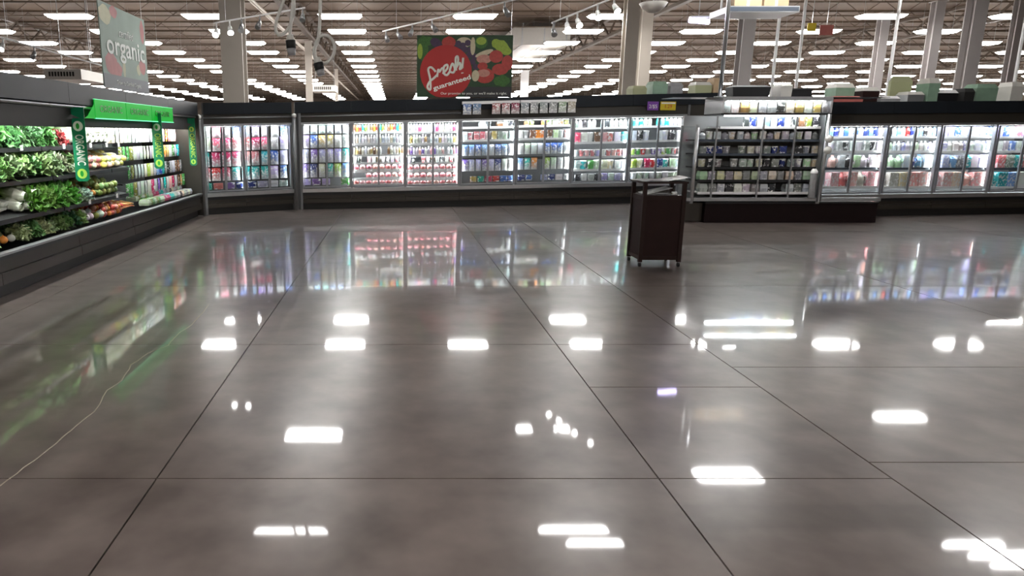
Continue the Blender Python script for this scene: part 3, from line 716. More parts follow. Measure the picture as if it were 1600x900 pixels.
# ---- open grey display unit
rD = empty('open_display_unit', FD.P(0, 0, 0), 'open grey multideck unit on a dark maroon base in front of the dairy cases', 'refrigerated case', 'refrigerated cases along the back', world=True)
U = lambda px, py, d=0: FD.hit(px, py, d)
bl_, br_ = onfloor(1100, 348).x - 5.35, onfloor(1368, 348).x - 5.35
fpart(FD, 'base', rD, 'base_maroon', (bl_, br_, .02, .78, 0, .36))
fpart(FD, 'base_edge', rD, 'black_paint', (bl_ - .01, br_ + .01, .0, .78, .36, .39))
fpart(FD, 'base_wing', rD, 'base_panel', (bl_ - .36, bl_ - .011, .12, .78, .02, .37))
uL, uR = U(1088, 240)[0], U(1283, 240)[0]
_, wsill = U(1180, 309)
fpart(FD, 'sill', rD, 'dull_steel', (uL - .12, br_, -.04, .10, wsill - .06, wsill))
fpart(FD, 'deck', rD, 'dull_steel', (uL, uR, .10, .68, wsill - .05, wsill - .01))
fpart(FD, 'back_liner', rD, 'liner_mid', (uL, uR, .68, .72, .35, 1.98))
fpart(FD, 'side_panel', rD, 'dull_steel', (uR, uR + .07, -.01, .72, .36, 2.02))
gp = fpart(FD, 'side_frame', rD, 'dull_steel', (uL - .04, uL, .0, .03, .36, 1.80))
fpart(FD, 'side_frame', rD, 'dull_steel', (uL - .04, uL, .69, .72, .36, 1.80))
fsub(FD, 'pane', gp, rD, 'glass', (uL - .025, uL - .015, .03, .69, wsill, 1.78))
hx0, hw0 = U(1126, 177); hx1, hw1 = U(1300, 152)
fpart(FD, 'header_roof', rD, 'dull_steel', (hx0, hx1, -.05, .7, hw1 - .06, hw1 + .01))
fpart(FD, 'header_shelf', rD, 'shelf_dark', (hx0, hx1, -.03, .7, hw0 - .03, hw0))
for q_ in (hx0, hx1 - .03): fpart(FD, 'header_end', rD, 'steel', (q_, q_ + .03, -.05, .7, hw0, hw1 - .06))
fpart(FD, 'light_tube', rD, 'case_tube_dim', (hx0 + .1, uR - .1, .04, .07, hw0 - .055, hw0 - .035))
fpart(FD, 'light_tube', rD, 'case_tube_dim', (hx0 + .1, hx1 - .1, .0, .015, hw1 - .075, hw1 - .065))
row(FD, rD, 1128, 1298, 176, 159, 12, ['pack', 'pack', 'clam'], ['silver', 'white', 'gold', 'cream', 'silver', 'white', 'dark', 'cream', 'gold', 'white', 'gold', 'silver'], 'in the header of the grey unit', d=.04, shelf=None)
rowsD = [(198, 183, 1128, 1280, 14, 'pack', ['dark', 'brown', 'olive', 'dark', 'navy', 'silver', 'lightblue', 'silver', 'navy', 'white'], 'top', 'white', (0, 1, 2)),
         (218, 205, 1092, 1280, 16, ['bottle', 'cup', 'pack'], ['silver', 'pale_green', 'white', 'grey', 'cream', 'silver'], 'second', 'blue', ()),
         (240, 228, 1092, 1280, 15, ['pack', 'tub'], ['grey', 'navy', 'navy', 'grey', 'dark', 'grey', 'cream', 'silver'], 'third', 'blue', (4, 11)),
         (261, 248, 1092, 1280, 15, ['tub', 'pack'], ['cream', 'dark', 'grey', 'navy', 'grey', 'silver', 'pale_green'], 'fourth', 'dark', (3,)),
         (281, 267, 1092, 1280, 14, ['clam', 'pack'], ['pale_green', 'silver', 'cream', 'grey', 'cream', 'grey'], 'fifth', 'dark', ()),
         (300, 287, 1092, 1280, 14, ['clam', 'clam', 'pack'], ['silver', 'grey', 'silver', 'dark', 'white'], 'lowest', 'white', (9,))]
for (yb_, yt_, xa, xb, n, kd, cl, nm, shf, sk) in rowsD:
    row(FD, rD, xa, xb, yb_, yt_, n, kd, cl, f'on the {nm} shelf of the grey unit', d=.12, shelf=shf, span=(max(uL, U(xa, yb_)[0]) - .02, uR + .02), skip=sk)
for px in (1118, 1190, 1240):
    u = U(px, 240)[0]; fpart(FD, 'shelf_upright', rD, 'dull_steel', (u - .012, u + .012, .02, .05, wsill, hw0 - .06))
p0 = FD.P(uL - .02, -.03, 0)
MB().tube([(p0.x, p0.y, .36), (p0.x, p0.y, 1.72)], .028, 8).build('front_post', 'steel', rD, tuple(rD.location), True)
p0 = FD.P(uR + .03, -.06, 0)
MB().tube([(p0.x, p0.y, .40), (p0.x, p0.y, 1.95)], .035, 8).build('front_post', 'steel', rD, tuple(rD.location), True)
for w_ in (1.32, 1.52): MB().ellipsoid((p0.x + .03, p0.y - .02, w_), .07, .07, .075).build('post_knob', 'off_white', rD, tuple(rD.location), True)
pc = FD.P(U(1271, 270, -.06)[0], -.08, wsill)
cyl = empty('cup_dispenser', pc, 'pale bluish cylinder standing at the right end of the grey unit sill', 'dispenser')
MB().lathe([(.05, 0), (.055, .02), (.055, .42), (.05, .45)], n=14).build('tube_body', 'film', cyl, smooth=True); MB().lathe([(.062, .45), (.062, .48), (.03, .53)], n=14).build('lid', 'white_plastic', cyl)

# ---- right dairy case
pe = [1292, 1384, 1467, 1553, 1640]
ue = [FE.hit(x, 245)[0] for x in pe]; ue[0] = max(.1, ue[0] - .45)
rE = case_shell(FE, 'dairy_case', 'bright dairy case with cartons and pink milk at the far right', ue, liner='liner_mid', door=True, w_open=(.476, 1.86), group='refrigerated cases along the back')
fpart(FE, 'cornice_panel', rE, 'cornice', (0, ue[0] - .003, -.03, .08, 2.07, 2.3))
colsE = [[['lightblue', 'navy', 'cream', 'blue', 'white', 'blue', 'white', 'navy'], ['dark', 'white', 'lightblue', 'white', 'red', 'navy', 'white', 'lightblue'], ['lavender', 'lavender', 'blue', 'lavender', 'silver'], ['lavender', 'blue', 'white', 'rose']],
         [['white', 'silver', 'dark', 'white'], ['pale_green', 'white', 'white', 'lavender', 'white', 'silver'], ['lavender', 'white', 'white', 'silver'], ['white', 'silver', 'lightblue']],
         [['pale_pink', 'white', 'dark', 'pale_green', 'white', 'white'], ['pale_green', 'pale_green', 'white', 'navy', 'lightblue', 'white'], ['lavender', 'lightblue', 'grey', 'teal', 'white', 'lavender'], ['rose', 'grey', 'teal']],
         [['pale_pink', 'rose', 'pale_pink', 'cream'], ['silver', 'cream', 'pale_pink', 'pale_pink'], ['pale_pink', 'cream', 'pale_pink'], ['teal', 'lightblue', 'white']]]
for b_, (xa, xb) in enumerate(((1296, 1381), (1388, 1464), (1471, 1550), (1557, 1636))):
    sp = (ue[b_], ue[b_ + 1]); W_ = f'of dairy bay {ORD[b_]}'
    row(FE, rE, xa, xb, 213, 196, [11, 11, 8, 8][b_], [['capped', 'jug', 'capped'], ['capped', 'bottle'], ['carton'], ['carton']][b_], colsE[0][b_], 'on the top shelf ' + W_, span=sp)
    row(FE, rE, xa, xb, 235.5, 220, [8, 11, 9, 8][b_], [['tub', 'pack'], ['bottle', 'capped', 'jug'], ['carton', 'capped'], ['pack']][b_], colsE[1][b_], 'on the second shelf ' + W_, span=sp)
    row(FE, rE, xa, xb, 262, 242, [7, 7, 7, 6][b_], [['jug', 'pack'], ['jug', 'jug', 'box'], ['box', 'carton'], ['box']][b_], colsE[2][b_], 'on the third shelf ' + W_, span=sp, shelf='blue')
    row(FE, rE, xa, xb, 291, 269, [6, 5, 5, 5][b_], [['box', 'jug'], ['box'], ['box', 'box', 'jug'], ['box']][b_], colsE[3][b_], 'in the bottom ' + W_, span=sp, d=.12, shelf='white')

# ---------------------------------------------------------------- left produce case
rA = empty('produce_case', FA.P(0, 0, 0), 'long open produce case down the left side with leafy greens', 'refrigerated case', 'refrigerated cases along the back', world=True)
uA0, uA1 = 0.0, FA.L - .09
secs = [0, 1.8, 3.6, 5.4, 7.3, uA1]
wA = lambda z: z / FA.sc(0)
fpart(FA, 'toe_kick', rA, 'toe_black', (uA0, uA1, .09, 1.1, 0, .15))
ulim = FA.hit(178, 230, .3)[0]
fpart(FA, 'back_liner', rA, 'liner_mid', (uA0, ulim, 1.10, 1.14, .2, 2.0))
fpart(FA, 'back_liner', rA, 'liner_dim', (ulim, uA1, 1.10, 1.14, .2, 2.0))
fpart(FA, 'bumper', rA, 'black_paint', (uA0, uA1, -.02, .06, .415, .45))
fpart(FA, 'bottom_deck', rA, 'shelf_dark', (uA0, uA1, .10, 1.10, .38, .42))
fpart(FA, 'bumper_rail', rA, 'dull_steel', (uA0, uA1, -.03, .06, .452, .475))
fpart(FA, 'canopy', rA, 'canopy_grey', (uA0, uA1, .12, 1.14, 1.88, 2.06))
fpart(FA, 'canopy_lip', rA, 'dark_recess', (uA0, uA1, .05, .13, 1.765, 2.04))
mbr = MB().tube([FA.P(uA0, .03, 2.02), FA.P(uA1, .03, 2.02)], .022, 8); mbr.build('chrome_rail', 'steel', rA, tuple(rA.location), True)
for a, b_ in zip(secs, secs[1:]):
    fpart(FA, 'base_panel', rA, 'base_panel', (a + .004, b_ - .004, .0, .09, .15, .27))
    fpart(FA, 'base_panel', rA, 'base_panel', (a + .004, b_ - .004, .02, .09, .275, .415))
    fpart(FA, 'cornice_panel', rA, 'cornice', (a + .003, b_ - .003, -.02, .1, 2.045, 2.3))
    fpart(FA, 'light_tube', rA, 'produce_tube', (a + .05, b_ - .05, .15, .19, 1.84, 1.87))
fpart(FA, 'end_panel', rA, 'canopy_grey', (uA1 - .03, uA1 + .02, -.03, 1.1, .02, 2.05))
SH = [(.38, wA(1.45), .55, .16), (.28, wA(1.10), .60, .16), (.18, wA(.73), .66, .16), (.07, wA(.46), .75, .10)]       # front depth, front height, depth, rise
for si_, (df, wf, dp, rs) in enumerate(SH[:3]):
    for a, b_ in zip(secs, secs[1:]):
        b_ = min(b_, FA.hit((176, 200, 196)[si_], 250, df)[0])
        if b_ < a + .2: continue
        mb = MB(); mb.hexa([FA.P(a + .01, df, wf - .03), FA.P(b_ - .01, df, wf - .03), FA.P(b_ - .01, df + dp, wf + rs - .03), FA.P(a + .01, df + dp, wf + rs - .03), FA.P(a + .01, df, wf), FA.P(b_ - .01, df, wf), FA.P(b_ - .01, df + dp, wf + rs), FA.P(a + .01, df + dp, wf + rs)])
        s_ = mb.build('shelf', 'shelf_dark', rA, tuple(rA.location))
        fsub(FA, 'front_lip', s_, rA, 'black_paint', (a + .01, b_ - .01, df - .012, df - .001, wf - .045, wf + .008))
# white tickets on the shelf lips
for (px, si) in ((31, 0), (98, 0), (140, 0), (165, 0), (184, 0), (117, 1), (136, 2), (180, 2), (240, 2)):
    df, wf, dp, rs = SH[si]; u, _ = FA.hit(px, 230 + si * 30, df); q = FA.P(u, df - .014, wf - .03)
    MB().box(q.x, q.x + .006, q.y - .03, q.y + .03, q.z, q.z + .06).build('price_ticket', 'price_white', rA, tuple(rA.location))

# ---- vegetables
def leafy_mesh(n, size, curl, seed, up=.6, narrow=1.0):
    rnd = random.Random(seed); mb = MB()
    for i in range(n):
        a = rnd.uniform(0, 2 * math.pi); el = rnd.uniform(.05, 1.35) if up else rnd.uniform(0, 1)
        dr = Vector((math.cos(a) * math.cos(el), math.sin(a) * math.cos(el), math.sin(el)))
        L = size * rnd.uniform(.75, 1.1); wd = size * .32 * rnd.uniform(.7, 1.2) * narrow
        side = dr.cross(Vector((0, 0, 1))).normalized() if abs(dr.z) < .98 else Vector((1, 0, 0)); nrm = side.cross(dr)
        ph = rnd.uniform(0, 6)
        def g(u, v):
            t = .25 + .75 * v; wdt = wd * math.sin(math.pi * min(.97, .25 + v * .72)) * (u - .5) * 2
            rf = curl * size * math.sin(7 * v + 5 * u + ph) * (abs(u - .5) * 2)
            dz = -.25 * size * v * v * (1 - dr.z)
            p = dr * (L * t) + side * wdt + nrm * (rf + abs(u - .5) * .08 * size)
            return (p.x, p.y, max(p.z + dz, .006))
        mb.grid(g, 2, 4)
    mb.tube([(0, 0, -.0), (0, 0, size * .3)], size * .16, 6)
    return mb
VG = {}
VG['kale'] = [('bunch_of_kale', leafy_mesh(95, .18, .20, s, narrow=.62).mesh('kale', 'leafy')) for s in (1, 2, 3)]
VG['lettuce'] = [('lettuce_head', leafy_mesh(80, .165, .15, s, narrow=.95).mesh('lettuce', 'leafy')) for s in (4, 5, 6)]
VG['parsley'] = [('bunch_of_parsley', leafy_mesh(130, .16, .12, s, narrow=.38).mesh('parsley', 'leafy')) for s in (7, 8)]
def napa(seed):
    mb = MB(); rnd = random.Random(seed)
    mb.ellipsoid((0, 0, .075), .07, .145, .07, 10, 7)
    for i in range(9):
        a = 2 * math.pi * i / 9 + rnd.uniform(-.2, .2)
        def g(u, v):
            aa = a + (u - .5) * .9; rr = .075 + .012 * math.sin(9 * v + i); y = -.15 + .33 * v
            k = math.sqrt(max(.05, 1 - ((v - .45) / .62) ** 2))
            return (math.cos(aa) * rr * k, y, .078 + math.sin(aa) * rr * k + .01 * math.sin(12 * u + 8 * v) * v)
        mb.grid(g, 3, 5)
    return mb.mesh('napa', 'napa_leaf', smooth=False)
VG['napa'] = [('napa_cabbage', napa(s)) for s in (1, 2)]
def leek():
    mb = MB(); mb.tube([(0, 0, .03), (.002, .18, .032), (0, .3, .035)], [.018, .016, .018], 8)
    for k in range(5):
        a = (k - 2) * .16
        mb.grid(lambda u, v: ((u - .5) * .035 * (1 - v * .6) + math.sin(a) * v * .22, .28 + v * .25 * math.cos(a), .035 + .05 * v * (1 - v) * 2 + .01 * abs(u - .5)), 2, 4)
    return mb.mesh('leek', 'leek_skin')
VG['leek'] = [('leek', leek())]
def roundveg(rx, rz, leaves, seed):
    mb = MB().ellipsoid((0, 0, rz), rx, rx, rz, 12, 8).tube([(0, 0, rz * 2 - .005), (.005, 0, rz * 2.3)], rx * .12, 5)
    return mb.mesh('round_vegetable', 'plain_tint', smooth=True)
VG['turnip'] = [('turnip', roundveg(.04, .036, 0, 1))]
VG['squash'] = [('yellow_squash', MB().lathe([(.006, -.11), (.02, -.10), (.024, -.04), (.036, .03), (.03, .075), (.008, .09)], (0, 0, 0), 10).mesh('squash', 'plain_tint', smooth=True))]
VG['carrot'] = [('carrot', MB().tube([(0, 0, .014), (0, .09, .015), (0, .18, .016)], [.003, .012, .016], 8).mesh('carrot', 'plain_tint', smooth=True))]
def veg(kind, name_label, u, d, z, col, label, cat, group, s=1.0, rz=None, tilt=0, th=0):
    nm, me = random.choice(VG[kind]); p = FA.P(u, d, 0)
    o = link(nm, me, None, (p.x, p.y, z)); o.rotation_euler = (Matrix.Rotation(th, 3, 'Y') @ Euler((tilt, 0, rz if rz is not None else random.uniform(0, 6.28))).to_matrix()).to_euler(); o.scale = (s, s, s); o.color = (*jit(col, .18), 1)
    if kind in ('kale', 'lettuce', 'parsley'):
        k = link('stalk', STALK, o); k.color = o.color
    return tag(o, label, cat, group)
STALK = MB().tube([(0, 0, -.01), (0, 0, .05)], .03, 7).mesh('stalk', 'stem_white')
def heap(kind, si, xa, xb, cols, desc, cat, nd=2, pitch=.22, s=1.0, lift=.0, ym=None, rz=None, tilt=0, where=None, dd=None, stack=0):
    df, wf, dp, rs = SH[si]; yy = ym or (225, 275, 335, 385)[si]
    ua_, _ = FA.hit(xa, yy, df); ub_, _ = FA.hit(xb, yy, df); ua_ = max(ua_, .15)
    n = max(1, int((ub_ - ua_) / pitch)); c = 0; tot = n * nd * (stack + 1)
    WR = ('top shelf', 'second shelf', 'third shelf', 'bottom well')[si]; RW = ('front', 'middle', 'back', 'rearmost')
    for r in range(nd):
        for i in range(n):
            for k in range(stack + 1):
                t = (r + .5) / nd; dep = (dd or dp * .8)
                d = df + .04 + (dep - .04) * t + random.uniform(-.02, .02); u = ua_ + (ub_ - ua_) * (i + .5 + (.25 if r % 2 else -.1) + (.4 * k)) / n
                u = min(u, ub_ - .02)
                z = (wf + rs * (d - df) / dp) * FA.sc(u) + lift + k * {'napa': .12, 'turnip': .068, 'leek': .04, 'carrot': .03}.get(kind, .055) * s + .008
                col = COLV[cols[(i + r) % len(cols)]]
                row_ = RW[min(r, 3)] if nd > 1 else 'front'
                lay = ('', ' upper')[k] if stack else ''
                th_ = math.atan(rs / dp)
                veg(kind, None, u, d, z, col, f'{desc}, {ordi(i + 1)} from near end,{lay} {row_} row on the {WR}', cat, f'{desc}s on the {WR} of the produce case', s * random.uniform(.9, 1.1), rz if rz is None else rz + random.uniform(-.15, .15), tilt, th_)
COLV = dict(kale=(.07, .21, .06), kale2=(.12, .30, .08), pale=(.32, .46, .17), pale2=(.44, .55, .28), parsley=(.11, .34, .04), parsley2=(.20, .44, .08), red=(.32, .025, .03), pink=(.72, .30, .26), yellow=(.80, .68, .20), cream=(.72, .68, .48), orange=(.75, .26, .05), rad=(.58, .08, .06), olive=(.22, .28, .05), white=(.78, .80, .72), dk=(.04, .16, .05))
heap('kale', 0, -60, 60, ['kale', 'kale2'], 'curly deep green kale bunch', 'kale', 2, .21, 1.25)
heap('kale', 0, 46, 90, ['kale', 'kale2'], 'high-piled green kale bunch', 'kale', 2, .25, 1.15, lift=.12)
heap('kale', 0, 60, 94, ['kale2', 'kale'], 'bright green collard bunch', 'greens', 2, .24, 1.0)
heap('kale', 0, 94, 116, ['red'], 'dark red chard bunch', 'chard', 2, .26, .9)
heap('napa', 0, 116, 180, ['white'], 'white-ribbed bok choy head', 'bok choy', 1, .17, 1.05, dd=.3, rz=-math.pi / 2 + math.pi, lift=.01, stack=1)
heap('lettuce', 1, -60, 24, ['kale2', 'pale'], 'mid green leaf lettuce head', 'lettuce', 2, .22, 1.35)
heap('lettuce', 1, 22, 124, ['pale', 'pale2', 'kale2', 'pale'], 'pale frilly lettuce head', 'lettuce', 2, .22, 1.45, lift=.02)
heap('turnip', 1, 134, 168, ['pink', 'cream', 'pink'], 'pinkish white turnip', 'turnip', 4, .10, 1.15, stack=1)
heap('squash', 1, 166, 200, ['yellow', 'cream'], 'pale yellow squash', 'squash', 3, .14, 1.3, lift=.045, rz=1.2, tilt=1.45, stack=1)
heap('leek', 2, -60, 42, ['white'], 'white and green leek', 'leek', 1, .05, 1.2, rz=math.pi / 2, lift=.0, dd=.3, stack=1)
heap('napa', 2, 40, 76, ['white'], 'fat napa cabbage', 'cabbage', 1, .15, .9, dd=.34, rz=math.pi / 2, stack=1)
heap('parsley', 2, 56, 124, ['parsley', 'parsley2'], 'bright green parsley bunch', 'parsley', 3, .20, 1.5, lift=.02)
heap('lettuce', 2, 116, 154, ['pale2', 'pale2', 'white'], 'pale green romaine head', 'lettuce', 3, .19, .9)
heap('turnip', 2, 152, 172, ['rad', 'orange', 'olive'], 'reddish beet', 'beet', 3, .12, 1.2)
heap('turnip', 2, 164, 196, ['olive', 'pale'], 'olive brussels sprout cluster', 'sprouts', 3, .09, 1.2, stack=1)
heap('lettuce', 3, -60, 20, ['pale', 'pale2'], 'small pale green lettuce', 'lettuce', 2, .2, 1.0)
heap('turnip', 3, 22, 46, ['orange', 'cream', 'pale'], 'small yellow-orange turnip', 'turnip', 3, .11, 1.2)
heap('kale', 3, 44, 86, ['pale', 'kale2', 'pale2'], 'small green spinach bunch', 'spinach', 2, .2, 1.0)
heap('lettuce', 3, 84, 118, ['pale2', 'cream', 'pale'], 'cream and green endive', 'endive', 2, .18, .85)
heap('kale', 3, 118, 152, ['kale2', 'dk', 'pale'], 'wrapped green herb bundle', 'herbs', 2, .19, .95)
heap('turnip', 3, 150, 178, ['white', 'white', 'olive'], 'white wrapped turnip', 'turnip', 3, .12, 1.3)
heap('turnip', 3, 174, 204, ['rad', 'pink', 'orange'], 'red and orange radish', 'radish', 4, .09, 1.0, stack=1)
heap('carrot', 3, 200, 232, ['orange', 'rad', 'yellow'], 'orange carrot', 'carrot', 2, .035, 1.2, rz=math.pi / 2, stack=1)
# bagged herbs and cut vegetables at the far end of the produce case
palP = [['cream', 'cream', 'pale_green', 'cream', 'cream', 'pale_green', 'white', 'white', 'white', 'white', 'white', 'white', 'pale_pink', 'rose', 'pale_pink', 'pale_pink', 'orange', 'rose', 'silver', 'pale_pink', 'white'],
        ['olive', 'green', 'green', 'olive', 'silver', 'silver', 'silver', 'pale_green', 'cream', 'silver', 'pale_green', 'lime', 'orange', 'pale_green', 'orange', 'gold', 'silver', 'green', 'silver', 'teal'],
        ['green', 'olive', 'silver', 'silver', 'silver', 'cream', 'lime', 'cream', 'silver', 'lightblue', 'blue', 'teal', 'grey', 'dark', 'grey', 'silver', 'brown', 'brown', 'grey'],
        ['green', 'green', 'olive', 'silver', 'pale_green', 'silver', 'silver', 'magenta', 'silver', 'purple', 'silver', 'teal', 'silver', 'pale_pink', 'magenta', 'silver', 'brown', 'gold']]
for k, (xa, yb_, yt_, n) in enumerate(((167, 215, 190, 20), (186, 243, 219, 20), (200, 273, 249, 19), (198, 299, 275, 19))):
    d = (.40, .36, .32, .28)[k]
    u0, _ = FA.hit(xa, (yb_ + yt_) / 2, d); u1 = uA1 - .05
    w0 = wA((1.47, 1.19, .90, .63)[k]); w1 = w0 + wA((.25, .22, .22, .22)[k])
    rb = fpart(FA, 'hang_rail', rA, 'shelf_dark', (u0 - .05, u1 + .05, d + .045, d + .06, w1 - .02, w1 - .006))
    for q_ in (u0, u1): fsub(FA, 'rail_arm', rb, rA, 'shelf_dark', (q_, q_ + .01, d + .06, 1.1, w1 - .02, w1 - .006))
    for i in range(n):
        u = u0 + (u1 - u0) * (i + .5) / n; cn = palP[k][i % len(palP[k])]; p = FA.P(u, d, w0)
        place('pouch', p, FA.ang + random.uniform(-.15, .15), ((u1 - u0) / n / .10 * .84, 1.1, (w1 - w0) * FA.sc(u) / .24), jit(COL[cn]), f'{cname(cn)} herb pouch, {ordi(i + 1)} from near end in hanging row {CARD[k]}', 'herb pouches at the far end of the produce case')
for i in range(22):
    px = 236 + i * 3.1; u, _ = FA.hit(px, 315, .1)
    for r in range(2):
        cn = ['pale_green', 'olive', 'green', 'pale_green', 'olive', 'green', 'pale_green', 'pale_green', 'magenta', 'magenta', 'magenta', 'teal', 'teal', 'silver', 'grey', 'silver', 'dark', 'cream', 'silver', 'grey', 'pale_green', 'silver'][i]
        p = FA.P(min(u, uA1 - .1), .12 + r * .2, 0); p.z = wA(.47) * FA.sc(u) + r * .07
        place('clam', p, FA.ang, (.75, 1.4, 1.3), jit(COL[cn]), f'{cname(cn)} clamshell, {ordi(i + 1)} from near end in the {"front" if r == 0 else "rear"} row of the far well', 'clamshells in the far end of the bottom well')

# ---- green ORGANIC blade signs and the translucent strip
GS = 'green organic signs on the produce case'
def blade(px, y0, y1, wpx, label, top='sign_white'):
    yc_ = (y0 + y1) / 2; q = atX(px, yc_, -3.86); Y = q.y
    zt = atX(px, y0, -3.86).z; zb = atX(px, y1, -3.86).z; W_ = wpx / 1140 * Y; H_ = zt - zb
    root = empty('organic_blade_sign', (q.x, Y, zb), label, 'sign', GS)
    c = .03; mb = MB(); a = [(-W_ / 2 + c, 0), (W_ / 2 - c, 0), (W_ / 2, c), (W_ / 2, H_ - c), (W_ / 2 - c, H_), (-W_ / 2 + c, H_), (-W_ / 2, H_ - c), (-W_ / 2, c)]
    o = len(mb.v); n = 8; mb.v += [(x, -.004, z) for x, z in a] + [(x, .004, z) for x, z in a]
    mb.face(range(n)); mb.face(reversed(range(n, 2 * n)))
    for i in range(n): j = (i + 1) % n; mb.face((j, i, n + i, n + j))
    mb.build('board', 'sign_green', root)
    MB().hexa([(-W_ / 2 - .12, -.004, H_ + .10), (W_ / 2, -.004, H_ - .02), (W_ / 2, .004, H_ - .02), (-W_ / 2 - .12, .004, H_ + .10), (-W_ / 2 - .12, -.004, H_ + .13), (W_ / 2, -.004, H_ + .13), (W_ / 2, .004, H_ + .13), (-W_ / 2 - .12, .004, H_ + .13)]).build('bracket', 'sign_green', root)
    for zc, mt in ((H_ - W_ * .55, top), (W_ * .55, 'sign_lime')):
        r = W_ * .36; e = MB(); e.v = []
        e.face(range(16)); e.v = [(r * math.cos(-k * math.pi / 8), -.006, zc + r * math.sin(k * math.pi / 8) * 1) for k in range(16)]
        e.v = [(r * math.cos(2 * math.pi * k / 16), -.0065, zc + r * math.sin(2 * math.pi * k / 16)) for k in range(16)]
        dsc = e.build('round_emblem', mt, root)
        l = MB(); l.v = [(r * .6 * math.cos(2 * math.pi * k / 12) * .6 - r * .05, -.0085, zc + r * .6 * math.sin(2 * math.pi * k / 12)) for k in range(12)]; l.face(range(12))
        link('leaf_mark', l.mesh('leaf_mark', 'sign_green_bright'), dsc)
    sz = W_ * .85; span = (H_ - W_ * 2.3)
    t = text(root, 'ORGANIC', sz, (0, -.008, H_ / 2), (R(90), R(90), 0), 'sign_white' if px < 200 else 'sign_lime', bold=.0015)
    wd = max(.01, t.dimensions.x) if t.dimensions.x else sz * 4
    xs_ = [v.co.x for v in t.data.vertices]; t.scale = (span / (max(xs_) - min(xs_)), 1, 1)
blade(125.5, 185, 284, 22, 'nearest green blade sign with white vertical lettering on the produce case')
blade(247, 190, 264, 16, 'middle green blade sign hanging from the produce case canopy')
blade(301, 196, 259, 11, 'farthest narrow green blade sign beside the corner post', 'sign_lime')
qa = atX(146, 155, -3.84); qb = atX(269, 168, -3.84); z0a = atX(146, 184, -3.84).z; z0b = atX(269, 188, -3.84).z
ns = empty('organic_strip_sign', (-3.84, qa.y, z0a), 'translucent green sign strip along the produce canopy reading organic three times', 'sign', GS)
LN = qb.y - qa.y; hN = (qa.z - z0a)
for k in range(3):
    a, b_ = LN * k / 3 + .01, LN * (k + 1) / 3 - .01
    MB().box(-.006, .006, a, b_, 0, hN).build('panel', 'sign_glow_green', ns)
    t = text(ns, 'ORGANIC', hN * .55, (.009, (a + b_) / 2, hN / 2), (R(90), 0, R(90)), 'neon_dark'); xs_ = [v.co.x for v in t.data.vertices]; t.scale = ((b_ - a) * .72 / (max(xs_) - min(xs_)), 1, 1)
MB().box(-.01, .012, 0, LN, -.012, 0).build('bright_edge', 'sign_glow_edge', ns); MB().box(-.008, .009, 0, LN, hN, hN + .005).build('top_edge', 'sign_glow_edge', ns)
MB().hexa([(-.01, -.30, -.01), (.0, 0, -.01), (.004, 0, -.01), (-.006, -.30, -.01), (-.01, -.20, .02), (.0, 0, hN * .75), (.004, 0, hN * .75), (-.006, -.20, .02)]).build('end_gusset', 'sign_glow_green', ns)

# ---------------------------------------------------------------- hanging organic board
XB = -4.6
y0_, z1_ = atX(152, 0, XB).y, atX(152, 1, XB).z; y1_ = atX(229, 90, XB).y; z0_ = atX(163, 137, XB).z
z1_ = min(z1_, atX(222, 28, XB).z + .02)
z1_ = (atX(152, 1, XB).z + atX(222, 28, XB).z) / 2; z0_ = (atX(163, 137, XB).z + atX(229, 146, XB).z) / 2
Wb, Hb = y1_ - y0_, z1_ - z0_
ob = empty('hanging_sign_board', (XB, y0_, z0_), 'faded certified organic board hanging over the produce case', 'sign')
MB().box(-.015, 0, 0, Wb, 0, Hb).build('board', 'organic_bg', ob)
MB().box(0, .004, 0, Wb, 0, Hb * .17).build('caption_band', 'organic_band', ob)
def disc(parent, name, mat, y, z, ry, rz_, x, n=14, wob=0):
    e = MB(); e.v = [(x, y + ry * math.cos(2 * math.pi * k / n) * (1 + wob * math.sin(k * 2.3)), z + rz_ * math.sin(2 * math.pi * k / n) * (1 + wob * math.cos(k * 1.7))) for k in range(n)]; e.face(range(n))
    return e.build(name, mat, parent)
for (y, z, a, c, mt) in ((.12, .86, .14, .11, 'organic_yellow'), (.30, .93, .08, .07, 'organic_red'), (.18, .30, .18, .14, 'organic_red'), (.30, .24, .10, .09, 'organic_red'), (.90, .35, .08, .1, 'organic_red'), (.80, .30, .05, .07, 'organic_yellow'), (.95, .82, .05, .15, 'organic_red'), (.45, .28, .03, .12, 'organic_yellow')):
    disc(ob, 'printed_fruit', mt, y * Wb * .97, z * Hb, min(a * Wb, .25), c * Hb, .002 + .0004 * z, wob=.08)
text(ob, 'certified', Hb * .15, (.006, Wb * .52, Hb * .70), (R(90), 0, R(90)), 'organic_text', shear=.3)
t = text(ob, 'organic', Hb * .34, (.006, Wb * .52, Hb * .52), (R(90), 0, R(90)), 'organic_text', bold=.006); xs_ = [v.co.x for v in t.data.vertices]; t.scale = (Wb * .84 / (max(xs_) - min(xs_)), 1, 1)
text(ob, 'Grown to Certified Organic', Hb * .075, (.007, Wb * .52, Hb * .085), (R(90), 0, R(90)), 'organic_text')
for q_ in (.1, Wb - .1): MB().tube([(-.01, q_, Hb), (-.01, q_, ZC - z0_)], .003, 4).build('hanging_wire', 'steel', ob)

